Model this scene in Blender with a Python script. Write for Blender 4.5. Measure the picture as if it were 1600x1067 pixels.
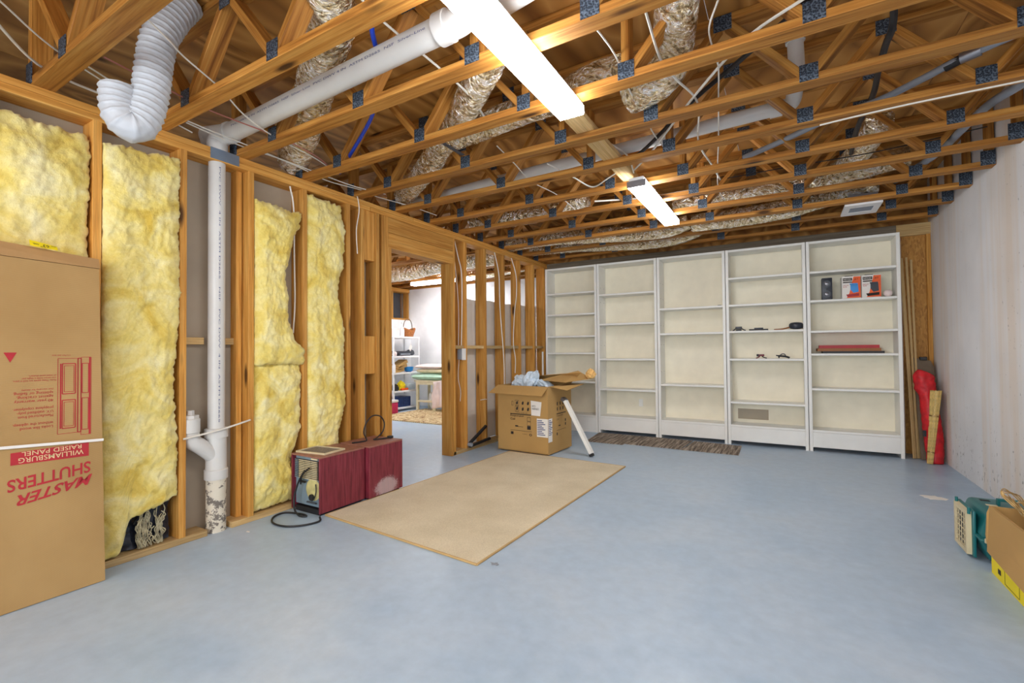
import bpy, bmesh, math, random
from math import sin, cos, pi, radians, sqrt
from mathutils import Vector, Matrix, noise

for o in list(bpy.data.objects): bpy.data.objects.remove(o)
S = bpy.context.scene
COL = S.collection
random.seed(7)

# ------------------------------------------------------------------ camera
H = 1.145
yaw, pitch, roll = 0.529819, 0.0189048, -0.0088944
f_ = Vector((-sin(yaw)*cos(pitch), cos(yaw)*cos(pitch), sin(pitch)))
r_ = Vector((cos(yaw), sin(yaw), 0)); u_ = r_.cross(f_)
r2 = r_*cos(roll)+u_*sin(roll); u2 = -r_*sin(roll)+u_*cos(roll)
cd = bpy.data.cameras.new('camera'); cam = bpy.data.objects.new('camera', cd); COL.objects.link(cam)
cd.sensor_width = 36; cd.lens = 727.75/1600*36; cd.clip_start = .05
M = Matrix((r2, u2, -f_)).transposed().to_4x4(); M.translation = (0, 0, H)
cam.matrix_world = M
S.camera = cam

# ------------------------------------------------------------------ world, light, exposure
w = bpy.data.worlds.new('world'); S.world = w; w.use_nodes = True
bg = w.node_tree.nodes['Background']; bg.inputs[0].default_value = (.86, .93, 1, 1); bg.inputs[1].default_value = 0.35
S.view_settings.view_transform = 'Standard'; S.view_settings.look = 'None'
S.view_settings.exposure = 1.25; S.view_settings.gamma = 1; S.view_settings.use_curve_mapping = False
LAMP_POWER = 14
def area(name, loc, rot, sx, sy, power, color):
    l = bpy.data.lights.new(name, 'AREA'); l.shape = 'RECTANGLE'; l.size = sx; l.size_y = sy; l.energy = power; l.color = color
    o = bpy.data.objects.new(name, l); COL.objects.link(o); o.location = loc; o.rotation_euler = rot; return o
# unseen soft fill light added behind the camera to brighten the room
area('rear_fill', (-.9, -3.3, 1.5), (radians(90), 0, 0), 4.2, 2.2, 80, (.93, .97, 1))

# ------------------------------------------------------------------ materials
def lin(c): return tuple(((v/255)/12.92 if v/255 <= .04045 else ((v/255+.055)/1.055)**2.4) for v in c)+(1,)
def nm(name):
    m = bpy.data.materials.new(name); m.use_nodes = True
    nt = m.node_tree; b = nt.nodes['Principled BSDF']; return m, nt, b
def N(nt, t, **k):
    n = nt.nodes.new(t)
    for a, v in k.items():
        if a in n.inputs: n.inputs[a].default_value = v
        else: setattr(n, a, v)
    return n
def coords(nt, scale=(1, 1, 1), kind='Object', rnd=False):
    tc = N(nt, 'ShaderNodeTexCoord'); mp = N(nt, 'ShaderNodeMapping'); mp.inputs['Scale'].default_value = scale
    nt.links.new(tc.outputs[kind], mp.inputs['Vector'])
    if rnd:
        oi = N(nt, 'ShaderNodeObjectInfo'); mu = N(nt, 'ShaderNodeVectorMath', operation='MULTIPLY_ADD')
        cx = N(nt, 'ShaderNodeCombineXYZ')
        for i, s_ in enumerate((37., 91., 53.)):
            m_ = N(nt, 'ShaderNodeMath', operation='MULTIPLY'); m_.inputs[1].default_value = s_
            nt.links.new(oi.outputs['Random'], m_.inputs[0]); nt.links.new(m_.outputs[0], cx.inputs[i])
        mu.operation = 'ADD'
        nt.links.new(mp.outputs[0], mu.inputs[0]); nt.links.new(cx.outputs[0], mu.inputs[1])
        return mu.outputs[0], oi
    return mp.outputs[0], None
def ramp(nt, fac, stops):
    r = N(nt, 'ShaderNodeValToRGB'); e = r.color_ramp.elements
    while len(e) < len(stops): e.new(.5)
    for el, (p, c) in zip(e, stops): el.position = p; el.color = c if len(c) == 4 else lin(c)
    nt.links.new(fac, r.inputs[0]); return r.outputs[0]
def mix(nt, fac, a, b, mode='MIX'):
    m = N(nt, 'ShaderNodeMix', data_type='RGBA', blend_type=mode)
    for i, v in ((0, fac), (6, a), (7, b)):
        if hasattr(v, 'links'): nt.links.new(v, m.inputs[i])
        else: m.inputs[i].default_value = v
    return m.outputs[2]
def bump(nt, b, h, strength=.3, dist=.002):
    bn = N(nt, 'ShaderNodeBump'); bn.inputs['Strength'].default_value = strength; bn.inputs['Distance'].default_value = dist
    nt.links.new(h, bn.inputs['Height']); nt.links.new(bn.outputs[0], b.inputs['Normal'])
def noisetex(nt, v, scale, detail=4, rough=.5, dist=0):
    n = N(nt, 'ShaderNodeTexNoise'); n.inputs['Scale'].default_value = scale; n.inputs['Detail'].default_value = detail
    n.inputs['Roughness'].default_value = rough; n.inputs['Distortion'].default_value = dist
    nt.links.new(v, n.inputs['Vector']); return n.outputs['Fac']
def plain(name, c, rough=.5, metal=0, var=.06, vs=6, bmp=0, bs=60, emit=0, vec='Object', spec=.5):
    m, nt, b = nm(name); v, _ = coords(nt, kind=vec)
    n = noisetex(nt, v, vs, 5)
    c1 = tuple(max(0, x*(1-var)) for x in c); c2 = tuple(min(255, x*(1+var)) for x in c)
    nt.links.new(ramp(nt, n, [(.3, c1), (.7, c2)]), b.inputs['Base Color'])
    b.inputs['Roughness'].default_value = rough; b.inputs['Metallic'].default_value = metal
    b.inputs['Specular IOR Level'].default_value = spec
    if bmp: bump(nt, b, noisetex(nt, v, bs, 4), bmp)
    if emit:
        b.inputs['Emission Color'].default_value = (1, 1, 1, 1); b.inputs['Emission Strength'].default_value = emit
    return m
def wood(name, dark, mid, light, knots=True, grain=1., rough=.6):
    m, nt, b = nm(name)
    v, oi = coords(nt, (1.0, 26*grain, 26*grain), rnd=True)
    n = noisetex(nt, v, 1.6, 6, .55, .6)
    c = ramp(nt, n, [(.28, dark), (.48, mid), (.72, light)])
    v2, _ = coords(nt, (2.5, 90, 90), rnd=True); fine = noisetex(nt, v2, 2, 3)
    c = mix(nt, .35, c, ramp(nt, fine, [(.3, (150, 136, 118)), (.6, (255, 255, 255))]), 'MULTIPLY')
    if knots:
        v3, _ = coords(nt, (1.5, 6, 6), rnd=True); vo = N(nt, 'ShaderNodeTexVoronoi'); vo.inputs['Scale'].default_value = 1.1
        nt.links.new(v3, vo.inputs['Vector'])
        k = ramp(nt, vo.outputs['Distance'], [(.07, (60, 30, 14)), (.16, (255, 255, 255))])
        c = mix(nt, .9, c, k, 'MULTIPLY')
        c2 = mix(nt, .0, c, c)
    hs = N(nt, 'ShaderNodeHueSaturation'); hs.inputs['Saturation'].default_value = 1.0
    mr = N(nt, 'ShaderNodeMapRange'); mr.inputs[3].default_value = .78; mr.inputs[4].default_value = 1.16
    nt.links.new(oi.outputs['Random'], mr.inputs[0]); nt.links.new(mr.outputs[0], hs.inputs['Value'])
    nt.links.new(c, hs.inputs['Color']); nt.links.new(hs.outputs[0], b.inputs['Base Color'])
    b.inputs['Roughness'].default_value = rough; b.inputs['Specular IOR Level'].default_value = .3
    bump(nt, b, fine, .15, .001)
    return m
MT = {}
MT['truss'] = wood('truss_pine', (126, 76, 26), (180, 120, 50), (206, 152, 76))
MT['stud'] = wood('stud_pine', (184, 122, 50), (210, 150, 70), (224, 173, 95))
MT['pale'] = wood('pale_pine', (190, 150, 95), (214, 178, 120), (228, 198, 146))
MT['greywood'] = wood('weathered_board', (112, 100, 84), (134, 122, 104), (152, 140, 122), knots=False)
MT['fresh'] = wood('dusty_pine', (176, 142, 92), (205, 172, 118), (222, 196, 150))
# plywood: broad cathedral grain
m, nt, b = nm('plywood'); v, oi = coords(nt, (1, .35, 1), rnd=True)
n = noisetex(nt, v, 2.2, 2, .4, .3); wv = N(nt, 'ShaderNodeMath', operation='MULTIPLY'); wv.inputs[1].default_value = 15
nt.links.new(n, wv.inputs[0]); fr = N(nt, 'ShaderNodeMath', operation='PINGPONG'); fr.inputs[1].default_value = 1
nt.links.new(wv.outputs[0], fr.inputs[0])
c = ramp(nt, fr.outputs[0], [(0, (148, 98, 44)), (.6, (190, 134, 64)), (1, (210, 156, 84))])
vo = N(nt, 'ShaderNodeTexVoronoi'); vo.inputs['Scale'].default_value = 2.6; nt.links.new(v, vo.inputs['Vector'])
c = mix(nt, .8, c, ramp(nt, vo.outputs['Distance'], [(.06, (70, 40, 22)), (.12, (255, 255, 255))]), 'MULTIPLY')
nt.links.new(c, b.inputs['Base Color']); b.inputs['Roughness'].default_value = .7; MT['ply'] = m
# back-wall strand board, ochre
m, nt, b = nm('strand_board'); v, _ = coords(nt, (26, 26, 9)); vo = N(nt, 'ShaderNodeTexVoronoi'); vo.inputs['Scale'].default_value = 3
nt.links.new(v, vo.inputs['Vector'])
c = ramp(nt, vo.outputs['Color'], [(.1, (160, 106, 38)), (.5, (184, 128, 52)), (.9, (200, 146, 66))])
nt.links.new(c, b.inputs['Base Color']); b.inputs['Roughness'].default_value = .6; MT['osb'] = m
# painted floor
m, nt, b = nm('painted_concrete_floor'); v, _ = coords(nt)
n1 = noisetex(nt, v, 1.3, 5, .6, .4); n2 = noisetex(nt, v, 14, 4, .6)
c = ramp(nt, n1, [(.3, (166, 190, 214)), (.52, (180, 200, 220)), (.75, (192, 206, 220))])
c = mix(nt, .22, c, ramp(nt, n2, [(.3, (188, 190, 192)), (.7, (255, 255, 255))]), 'MULTIPLY')
vs, _ = coords(nt, (3, 9, 1)); n3 = noisetex(nt, vs, 1.7, 6, .7, 1.2)
c = mix(nt, ramp(nt, n3, [(.66, (0, 0, 0)), (.8, (90, 90, 90))]), c, lin((196, 196, 190)))
vd, _ = coords(nt); n4 = noisetex(nt, vd, 3.1, 8, .75, .5)
c = mix(nt, ramp(nt, n4, [(.70, (0, 0, 0)), (.78, (70, 70, 70))]), c, lin((132, 118, 96)))
nt.links.new(c, b.inputs['Base Color'])
nt.links.new(ramp(nt, n1, [(.3, (150, 150, 150)), (.7, (180, 180, 180))]), b.inputs['Roughness']); b.inputs['Specular IOR Level'].default_value = .4
bump(nt, b, n2, .12, .002); MT['floor'] = m
# painted block wall with rust runs and dark specks
m, nt, b = nm('white_painted_concrete'); v, _ = coords(nt, (1, 1, 1)); n1 = noisetex(nt, v, 2, 5)
c = ramp(nt, n1, [(.3, (224, 225, 228)), (.7, (238, 238, 240))])
vr, _ = coords(nt, (.6, 1.0, .04)); n2 = noisetex(nt, vr, 3.2, 4, .6)
c = mix(nt, ramp(nt, n2, [(.47, (0, 0, 0)), (.56, (110, 110, 110)), (.66, (165, 165, 165))]), c, lin((216, 184, 138)))
vs, _ = coords(nt, (9, 9, 4)); n3 = noisetex(nt, vs, 5, 3, .6)
spx = N(nt, 'ShaderNodeTexCoord'); sep = N(nt, 'ShaderNodeSeparateXYZ'); nt.links.new(spx.outputs['Object'], sep.inputs[0])
mrz = N(nt, 'ShaderNodeMapRange'); mrz.inputs[1].default_value = .9; mrz.inputs[2].default_value = 0; mrz.inputs[3].default_value = 0; mrz.inputs[4].default_value = .1
nt.links.new(sep.outputs[2], mrz.inputs[0])
mry = N(nt, 'ShaderNodeMapRange'); mry.inputs[1].default_value = 4.9; mry.inputs[2].default_value = 3.6; mry.inputs[3].default_value = 0; mry.inputs[4].default_value = .1
nt.links.new(sep.outputs[1], mry.inputs[0])
mx = N(nt, 'ShaderNodeMath', operation='MAXIMUM'); nt.links.new(mrz.outputs[0], mx.inputs[0]); nt.links.new(mry.outputs[0], mx.inputs[1])
ad = N(nt, 'ShaderNodeMath', operation='ADD'); nt.links.new(n3, ad.inputs[0]); nt.links.new(mx.outputs[0], ad.inputs[1])
c = mix(nt, ramp(nt, ad.outputs[0], [(.715, (0, 0, 0)), (.75, (200, 200, 200))]), c, lin((106, 100, 98)))
nt.links.new(c, b.inputs['Base Color']); b.inputs['Roughness'].default_value = .85; bump(nt, b, n3, .3, .003); MT['wallw'] = m
MT['room2wall'] = plain('white_room_wall', (240, 241, 243), .85, var=.02, bmp=.1)
MT['drywall'] = plain('drywall_back', (172, 160, 142), .9, var=.05, vs=3)
# insulation
m, nt, b = nm('yellow_fibreglass'); v, _ = coords(nt)
n1 = noisetex(nt, v, 6, 6, .55, .7); n2 = noisetex(nt, v, 60, 6, .7, .4)
c = ramp(nt, n1, [(.30, (222, 190, 84)), (.44, (240, 218, 124)), (.58, (247, 232, 160)), (.75, (252, 244, 198))])
c = mix(nt, .3, c, ramp(nt, n2, [(.3, (200, 190, 140)), (.65, (255, 255, 255))]), 'MULTIPLY')
nt.links.new(c, b.inputs['Base Color']); b.inputs['Roughness'].default_value = 1; b.inputs['Specular IOR Level'].default_value = .05
b.inputs['Sheen Weight'].default_value = .3
ad = N(nt, 'ShaderNodeMath', operation='ADD'); nt.links.new(n1, ad.inputs[0]); nt.links.new(n2, ad.inputs[1])
bump(nt, b, ad.outputs[0], .5, .012); MT['insul'] = m
# foil duct jacket
m, nt, b = nm('crinkled_foil'); at = N(nt, 'ShaderNodeAttribute', attribute_name='wrinkle'); n1 = noisetex(nt, at.outputs['Vector'], 1.0, 5, .58, 1.6)
v, _ = coords(nt); n2 = noisetex(nt, v, 9, 4, .6, 1)
c = ramp(nt, n1, [(.34, (150, 134, 106)), (.48, (234, 220, 184)), (.6, (246, 245, 243))]); nt.links.new(c, b.inputs['Base Color'])  # dark, gold and silver reflections painted into the wrinkle colour
b.inputs['Metallic'].default_value = .92; nt.links.new(ramp(nt, n2, [(.3, (36, 36, 36)), (.7, (80, 80, 80))]), b.inputs['Roughness'])
bump(nt, b, n1, 1, .07); MT['foil'] = m
# nail plates
m, nt, b = nm('galvanised_nail_plate'); v, _ = coords(nt); vo = N(nt, 'ShaderNodeTexVoronoi'); vo.inputs['Scale'].default_value = 130; nt.links.new(v, vo.inputs['Vector'])
c = ramp(nt, vo.outputs['Distance'], [(.2, (24, 30, 38)), (.5, (60, 72, 88)), (.8, (104, 118, 134))]); nt.links.new(c, b.inputs['Base Color'])
b.inputs['Metallic'].default_value = .35; b.inputs['Roughness'].default_value = .45; bump(nt, b, vo.outputs['Distance'], .6, .002); MT['plate'] = m
MT['pvc'] = plain('white_pvc', (214, 213, 210), .35, var=.02)
MT['pvcold'] = plain('dirty_pvc', (214, 206, 190), .6, var=.25, vs=22)
m, nt, b = nm('mortar_splashed_pvc'); v, _ = coords(nt); n = noisetex(nt, v, 24, 5, .7)
tc = N(nt, 'ShaderNodeTexCoord'); sp = N(nt, 'ShaderNodeSeparateXYZ'); nt.links.new(tc.outputs['Object'], sp.inputs[0])
mr = N(nt, 'ShaderNodeMapRange'); mr.inputs[1].default_value = .36; mr.inputs[2].default_value = 0; mr.inputs[3].default_value = -.06; mr.inputs[4].default_value = .13
nt.links.new(sp.outputs[2], mr.inputs[0]); ad = N(nt, 'ShaderNodeMath', operation='ADD'); nt.links.new(n, ad.inputs[0]); nt.links.new(mr.outputs[0], ad.inputs[1])
nt.links.new(ramp(nt, ad.outputs[0], [(.63, (222, 214, 196)), (.67, (120, 112, 104))]), b.inputs['Base Color']); b.inputs['Roughness'].default_value = .7; MT['splash'] = m
MT['white'] = plain('white_plastic', (236, 236, 238), .4, var=.01)
MT['hose'] = plain('grey_white_hose', (190, 194, 200), .45, var=.02)
MT['cable'] = plain('white_cable', (228, 224, 214), .5, var=.02)
MT['redcable'] = plain('dusty_red_cable', (176, 110, 100), .5)
MT['blue'] = plain('blue_plastic_tube', (28, 70, 196), .35)
MT['black'] = plain('black_rubber', (30, 30, 33), .5)
MT['darkgrey'] = plain('dark_grey', (70, 74, 82), .5)
MT['grey'] = plain('grey_plastic', (140, 146, 156), .5)
MT['tin'] = plain('sheet_metal', (150, 150, 156), .35, metal=.8)
MT['shelf'] = plain('painted_shelf_white', (238, 237, 232), .5, var=.015)
MT['shelfback'] = plain('cream_back_panel', (238, 230, 208), .6, var=.02)
MT['card'] = plain('cardboard', (182, 144, 86), .8, var=.03, vs=3)
m, nt, b = nm('corrugated_cardboard'); v, _ = coords(nt, (1, 1, 1)); wt = N(nt, 'ShaderNodeTexWave', bands_direction='Z'); wt.inputs['Scale'].default_value = 70; nt.links.new(v, wt.inputs['Vector'])
n = noisetex(nt, v, 3, 5); c = ramp(nt, n, [(.3, (172, 136, 84)), (.7, (188, 152, 98))]); c = mix(nt, .12, c, wt.outputs['Color'], 'MULTIPLY')
nt.links.new(c, b.inputs['Base Color']); b.inputs['Roughness'].default_value = .85; bump(nt, b, wt.outputs['Fac'], .15, .001); MT['cardc'] = m
MT['cardedge'] = plain('kraft_inside', (176, 138, 90), .85, var=.05)
MT['ink'] = plain('black_ink', (44, 38, 36), .8, var=0)
MT['redink'] = plain('red_ink', (178, 44, 52), .8, var=.05)
MT['cream_ink'] = plain('cream_lettering', (226, 196, 150), .8, var=0)
MT['label'] = plain('paper_label', (236, 232, 226), .7, var=.01)
MT['inkblue'] = plain('blue_print', (70, 80, 130), .8, var=0)
MT['yellow'] = plain('yellow_print', (244, 222, 20), .6, var=.02)
m, nt, b = nm('translucent_sheet'); v, _ = coords(nt); c = ramp(nt, noisetex(nt, v, 4, 5), [(.3, (232, 228, 222)), (.7, (246, 244, 240))])
nt.links.new(c, b.inputs['Base Color']); b.inputs['Roughness'].default_value = .6; tl = N(nt, 'ShaderNodeBsdfTranslucent'); nt.links.new(c, tl.inputs[0]); ms = N(nt, 'ShaderNodeMixShader'); ms.inputs[0].default_value = .6
nt.links.new(b.outputs[0], ms.inputs[1]); nt.links.new(tl.outputs[0], ms.inputs[2]); nt.links.new(ms.outputs[0], nt.nodes['Material Output'].inputs[0]); MT['poly'] = m
# burgundy woodgrain laminate with a worn white patch
def burgundy(name, patch=None):
    m, nt, b = nm(name); v, _ = coords(nt, (4, 26, 1.6)); n = noisetex(nt, v, 3, 6, .6, .5)
    c = ramp(nt, n, [(.3, (82, 24, 36)), (.5, (120, 38, 52)), (.72, (142, 56, 70))])
    if patch:
        tc = N(nt, 'ShaderNodeTexCoord'); sub = N(nt, 'ShaderNodeVectorMath', operation='SUBTRACT'); sub.inputs[1].default_value = patch
        sc_ = N(nt, 'ShaderNodeVectorMath', operation='MULTIPLY'); sc_.inputs[1].default_value = (.2, .75, 1.25)
        ln = N(nt, 'ShaderNodeVectorMath', operation='LENGTH'); nt.links.new(tc.outputs['Object'], sub.inputs[0]); nt.links.new(sub.outputs[0], sc_.inputs[0]); nt.links.new(sc_.outputs[0], ln.inputs[0])
        v2, _ = coords(nt); nn = noisetex(nt, v2, 70, 6, .8); ml = N(nt, 'ShaderNodeMath', operation='MULTIPLY_ADD'); ml.inputs[1].default_value = -.14; 
        nt.links.new(nn, ml.inputs[0]); nt.links.new(ln.outputs['Value'], ml.inputs[2])
        c = mix(nt, ramp(nt, ml.outputs[0], [(0.0, (200, 200, 200)), (.03, (0, 0, 0))]), c, lin((206, 190, 192)))
    nt.links.new(c, b.inputs['Base Color']); b.inputs['Roughness'].default_value = .45; return m
MT['burg'] = burgundy('burgundy_woodgrain')
MT['burgworn'] = burgundy('worn_burgundy_woodgrain', (.0, .0, -.14))
MT['burgtop'] = plain('faded_burgundy_top', (146, 98, 84), .5, var=.1, vs=20)
m, nt, b = nm('beige_carpet'); v, _ = coords(nt); n1 = noisetex(nt, v, 160, 3, .7); n2 = noisetex(nt, v, 3, 5)
c = ramp(nt, n2, [(.3, (214, 202, 174)), (.7, (230, 219, 193))]); c = mix(nt, .35, c, ramp(nt, n1, [(.3, (170, 160, 145)), (.65, (255, 255, 255))]), 'MULTIPLY')
nt.links.new(c, b.inputs['Base Color']); b.inputs['Roughness'].default_value = 1; b.inputs['Specular IOR Level'].default_value = .05; bump(nt, b, n1, .6, .004); MT['carpet'] = m
MT['binding'] = plain('tan_binding', (192, 160, 108), .8)
m, nt, b = nm('striped_carpet_tile'); v, _ = coords(nt, (15, .8, 1)); n = noisetex(nt, v, 3, 3, .7)
nt.links.new(ramp(nt, n, [(.36, (78, 68, 60)), (.5, (132, 118, 104)), (.62, (184, 170, 154))]), b.inputs['Base Color']); b.inputs['Roughness'].default_value = .95; MT['matstripe'] = m
m, nt, b = nm('patterned_rug'); v, _ = coords(nt, (1, 1, 1)); vo = N(nt, 'ShaderNodeTexVoronoi'); vo.inputs['Scale'].default_value = 14; nt.links.new(v, vo.inputs['Vector']); n = noisetex(nt, v, 7, 5, .7, 3)
nt.links.new(ramp(nt, n, [(.40, (96, 62, 42)), (.46, (176, 140, 92)), (.54, (214, 196, 154)), (.72, (226, 212, 176))]), b.inputs['Base Color']); b.inputs['Roughness'].default_value = .95; MT['rug2'] = m
MT['poly'] = plain('grey_sheet', (226, 222, 216), .45, var=.04, vs=4)
MT['teal'] = plain('teal_plastic', (24, 108, 112), .4, var=.04)
MT['cream'] = plain('cream_plastic', (214, 200, 164), .5)
MT['red'] = plain('red_nylon', (198, 24, 34), .5, var=.12, vs=18, bmp=.5, bs=30)
MT['bamboo'] = plain('split_bamboo', (204, 174, 104), .5, var=.12, vs=40)
MT['mould'] = plain('raw_moulding', (190, 158, 108), .6, var=.03, vs=5)
MT['brown'] = plain('grey_brown_board', (106, 90, 72), .7, var=.12)
MT['orange'] = plain('orange_print', (232, 92, 26), .5)
MT['azure'] = plain('bright_blue', (48, 140, 214), .4)
MT['maroon'] = plain('red_frame', (168, 28, 36), .5, var=.1)
MT['ochre'] = plain('ochre_frame', (150, 92, 40), .5)
MT['gold'] = plain('gilded_twig', (158, 128, 78), .35, metal=.5, var=.25, vs=40)
MT['kraft'] = plain('crumpled_kraft', (224, 180, 112), .8, var=.08, vs=20, bmp=.6, bs=30)
MT['film'] = plain('pale_blue_film', (206, 222, 236), .3, var=.08, vs=10)
MT['wicker'] = plain('wicker', (160, 98, 46), .6, var=.25, vs=60)
MT['pink'] = plain('pink_plastic', (200, 34, 90), .4)
MT['navy'] = plain('navy_plastic', (44, 66, 120), .5, var=.2, vs=40)
MT['mint'] = plain('mint_cushion', (186, 222, 200), .9)
MT['blush'] = plain('blush_fabric', (236, 218, 214), .9, var=.05)
MT['creamwood'] = plain('cream_paint', (228, 218, 184), .5)
MT['filter'] = plain('grey_filter_mesh', (128, 118, 108), .9, var=.15, vs=90)
MT['metalgrey'] = plain('pale_blue_grey_metal', (118, 138, 152), .45, var=.08)
MT['greenfilm'] = plain('yellowish_shroud', (196, 186, 128), .5, var=.1, vs=20)
MT['blackfilm'] = plain('black_vapour_film', (34, 38, 50), .2, var=.3, vs=30, bmp=.8, bs=20)
MT['dust'] = plain('grey_lint', (176, 168, 140), 1, var=.2, vs=30, bmp=.8, bs=50)
MT['duct_tape'] = plain('silver_stud_guard', (128, 146, 168), .4, metal=.6)
MT['printer'] = plain('black_electronics', (44, 48, 58), .4)
for key_, pw_ in (('lens', 1.0), ('lens_bright', 1.8), ('lens_dim', .55)):
    MT[key_], nt, b = nm('lit_diffuser'); em = N(nt, 'ShaderNodeEmission'); em.inputs[0].default_value = (.97, .98, 1, 1); em.inputs[1].default_value = LAMP_POWER*pw_
    nt.links.new(em.outputs[0], nt.nodes['Material Output'].inputs[0])

# ------------------------------------------------------------------ object helpers
def Wm(p):
    if p is None: return Matrix.Identity(4)
    return Wm(p.parent) @ (p.matrix_parent_inverse if p.parent else Matrix.Identity(4)) @ p.matrix_basis
def link(o, parent=None, local=False):
    COL.objects.link(o)
    if parent is not None:
        o.parent = parent; o.matrix_parent_inverse = Matrix.Identity(4) if local else Wm(parent).inverted()
    return o
def tag(o, label=None, cat=None, group=None, kind=None):
    for k, v in (('label', label), ('category', cat), ('group', group), ('kind', kind)):
        if v: o[k] = v
    return o
def thing(name, label, cat, loc=(0, 0, 0), group=None, rot=0):
    o = bpy.data.objects.new(name, None); o.empty_display_size = .05; o.location = loc; o.rotation_euler = (0, 0, rot); COL.objects.link(o)
    return tag(o, label, cat, group)
def struct(name, loc=(0, 0, 0)):
    o = bpy.data.objects.new(name, None); o.empty_display_size = .05; o.location = loc; COL.objects.link(o); o['kind'] = 'structure'; return o
def mesh(name, V, F, mat, parent=None, loc=None, smooth=False, local=False):
    """verts in world coordinates; the object's origin is put at loc"""
    if loc is None:
        n = len(V); loc = Vector((sum(v[0] for v in V)/n, sum(v[1] for v in V)/n, sum(v[2] for v in V)/n))
    loc = Vector(loc)
    me = bpy.data.meshes.new(name); me.from_pydata([Vector(v)-loc for v in V], [], F); me.update()
    me.materials.append(MT[mat])
    if smooth: me.polygons.foreach_set('use_smooth', [True]*len(me.polygons))
    o = bpy.data.objects.new(name, me); o.location = loc; return link(o, parent, local)
BEAMS = {}
def beam(name, p0, p1, w, h, mat, parent=None, up=(0, 0, 1), ch=.0025):
    """square-edged member from p0 to p1 with eased long edges, its local x along the length"""
    p0 = Vector(p0); p1 = Vector(p1); d = p1-p0; L = d.length; key = (round(L, 4), w, h, mat, ch)
    if key not in BEAMS:
        a, b_ = w/2, h/2; c = min(ch, a*.4, b_*.4)
        pr = [(-a+c, -b_), (a-c, -b_), (a, -b_+c), (a, b_-c), (a-c, b_), (-a+c, b_), (-a, b_-c), (-a, -b_+c)]
        V = [(x, y, z) for x in (-L/2, L/2) for y, z in pr]
        F = [(i, (i+1) % 8, 8+(i+1) % 8, 8+i) for i in range(8)]+[tuple(range(7, -1, -1)), tuple(range(8, 16))]
        me = bpy.data.meshes.new(name); me.from_pydata(V, [], [f[::-1] for f in F]); me.materials.append(MT[mat]); me.flip_normals() if False else None; me.update(); BEAMS[key] = me
    x = d.normalized(); z = Vector(up); y = z.cross(x)
    if y.length < 1e-4: y = Vector((0, 1, 0)).cross(x) if abs(x.y) < .9 else Vector((1, 0, 0))
    y.normalize(); z = x.cross(y)
    o = bpy.data.objects.new(name, BEAMS[key]); R = Matrix((x, y, z)).transposed().to_4x4(); R.translation = (p0+p1)/2; o.matrix_basis = R
    return link(o, parent)
def lum(name, x0, x1, y0, y1, z0, z1, mat, parent=None, ch=.0025):
    """axis-aligned box as a beam along its longest side"""
    dx, dy, dz = x1-x0, y1-y0, z1-z0; cx, cy, cz = (x0+x1)/2, (y0+y1)/2, (z0+z1)/2
    if dx >= dy and dx >= dz: return beam(name, (x0, cy, cz), (x1, cy, cz), round(dy, 4), round(dz, 4), mat, parent, (0, 0, 1), ch)
    if dy >= dz: return beam(name, (cx, y0, cz), (cx, y1, cz), round(dx, 4), round(dz, 4), mat, parent, (0, 0, 1), ch)
    return beam(name, (cx, cy, z0), (cx, cy, z1), round(dy, 4), round(dx, 4), mat, parent, (1, 0, 0), ch)
def boxg(x0, x1, y0, y1, z0, z1):
    return ([(x, y, z) for x in (x0, x1) for y in (y0, y1) for z in (z0, z1)],
            [(0, 1, 3, 2), (4, 6, 7, 5), (0, 4, 5, 1), (2, 3, 7, 6), (0, 2, 6, 4), (1, 5, 7, 3)])
def box(name, x0, x1, y0, y1, z0, z1, mat, parent=None, bev=0, seg=2):
    V, F = boxg(x0, x1, y0, y1, z0, z1)
    o = mesh(name, V, F, mat, parent)
    if bev:
        bm = bmesh.new(); bm.from_mesh(o.data); bmesh.ops.bevel(bm, geom=bm.edges[:]+bm.verts[:], offset=bev, segments=seg, profile=.5, affect='EDGES'); bm.to_mesh(o.data); bm.free()
        if seg > 1: o.data.polygons.foreach_set('use_smooth', [True]*len(o.data.polygons)); shade_auto(o)
    return o
def shade_auto(o, ang=35):
    me = o.data; bm = bmesh.new(); bm.from_mesh(me)
    for e in bm.edges:
        e.smooth = not (len(e.link_faces) == 2 and e.calc_face_angle(0) > radians(ang))
    for f in bm.faces: f.smooth = True
    bm.to_mesh(me); bm.free()
def multi(name, boxes, mat, parent=None):
    V = []; F = []
    for bx in boxes:
        v, f = boxg(*bx); n = len(V); V += v; F += [tuple(i+n for i in q) for q in f]
    return mesh(name, V, F, mat, parent)
def spline(P, step=.03):
    P = [Vector(p) for p in P]; out = []
    Q = [P[0]*2-P[1]]+P+[P[-1]*2-P[-2]]
    for i in range(1, len(Q)-2):
        a, b_, c, d = Q[i-1:i+3]; n = max(2, int((c-b_).length/step))
        for k in range(n):
            t = k/n; out.append(.5*((2*b_)+(c-a)*t+(2*a-5*b_+4*c-d)*t*t+(3*b_-a-3*c+d)*t**3))
    out.append(P[-1]); return out
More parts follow.
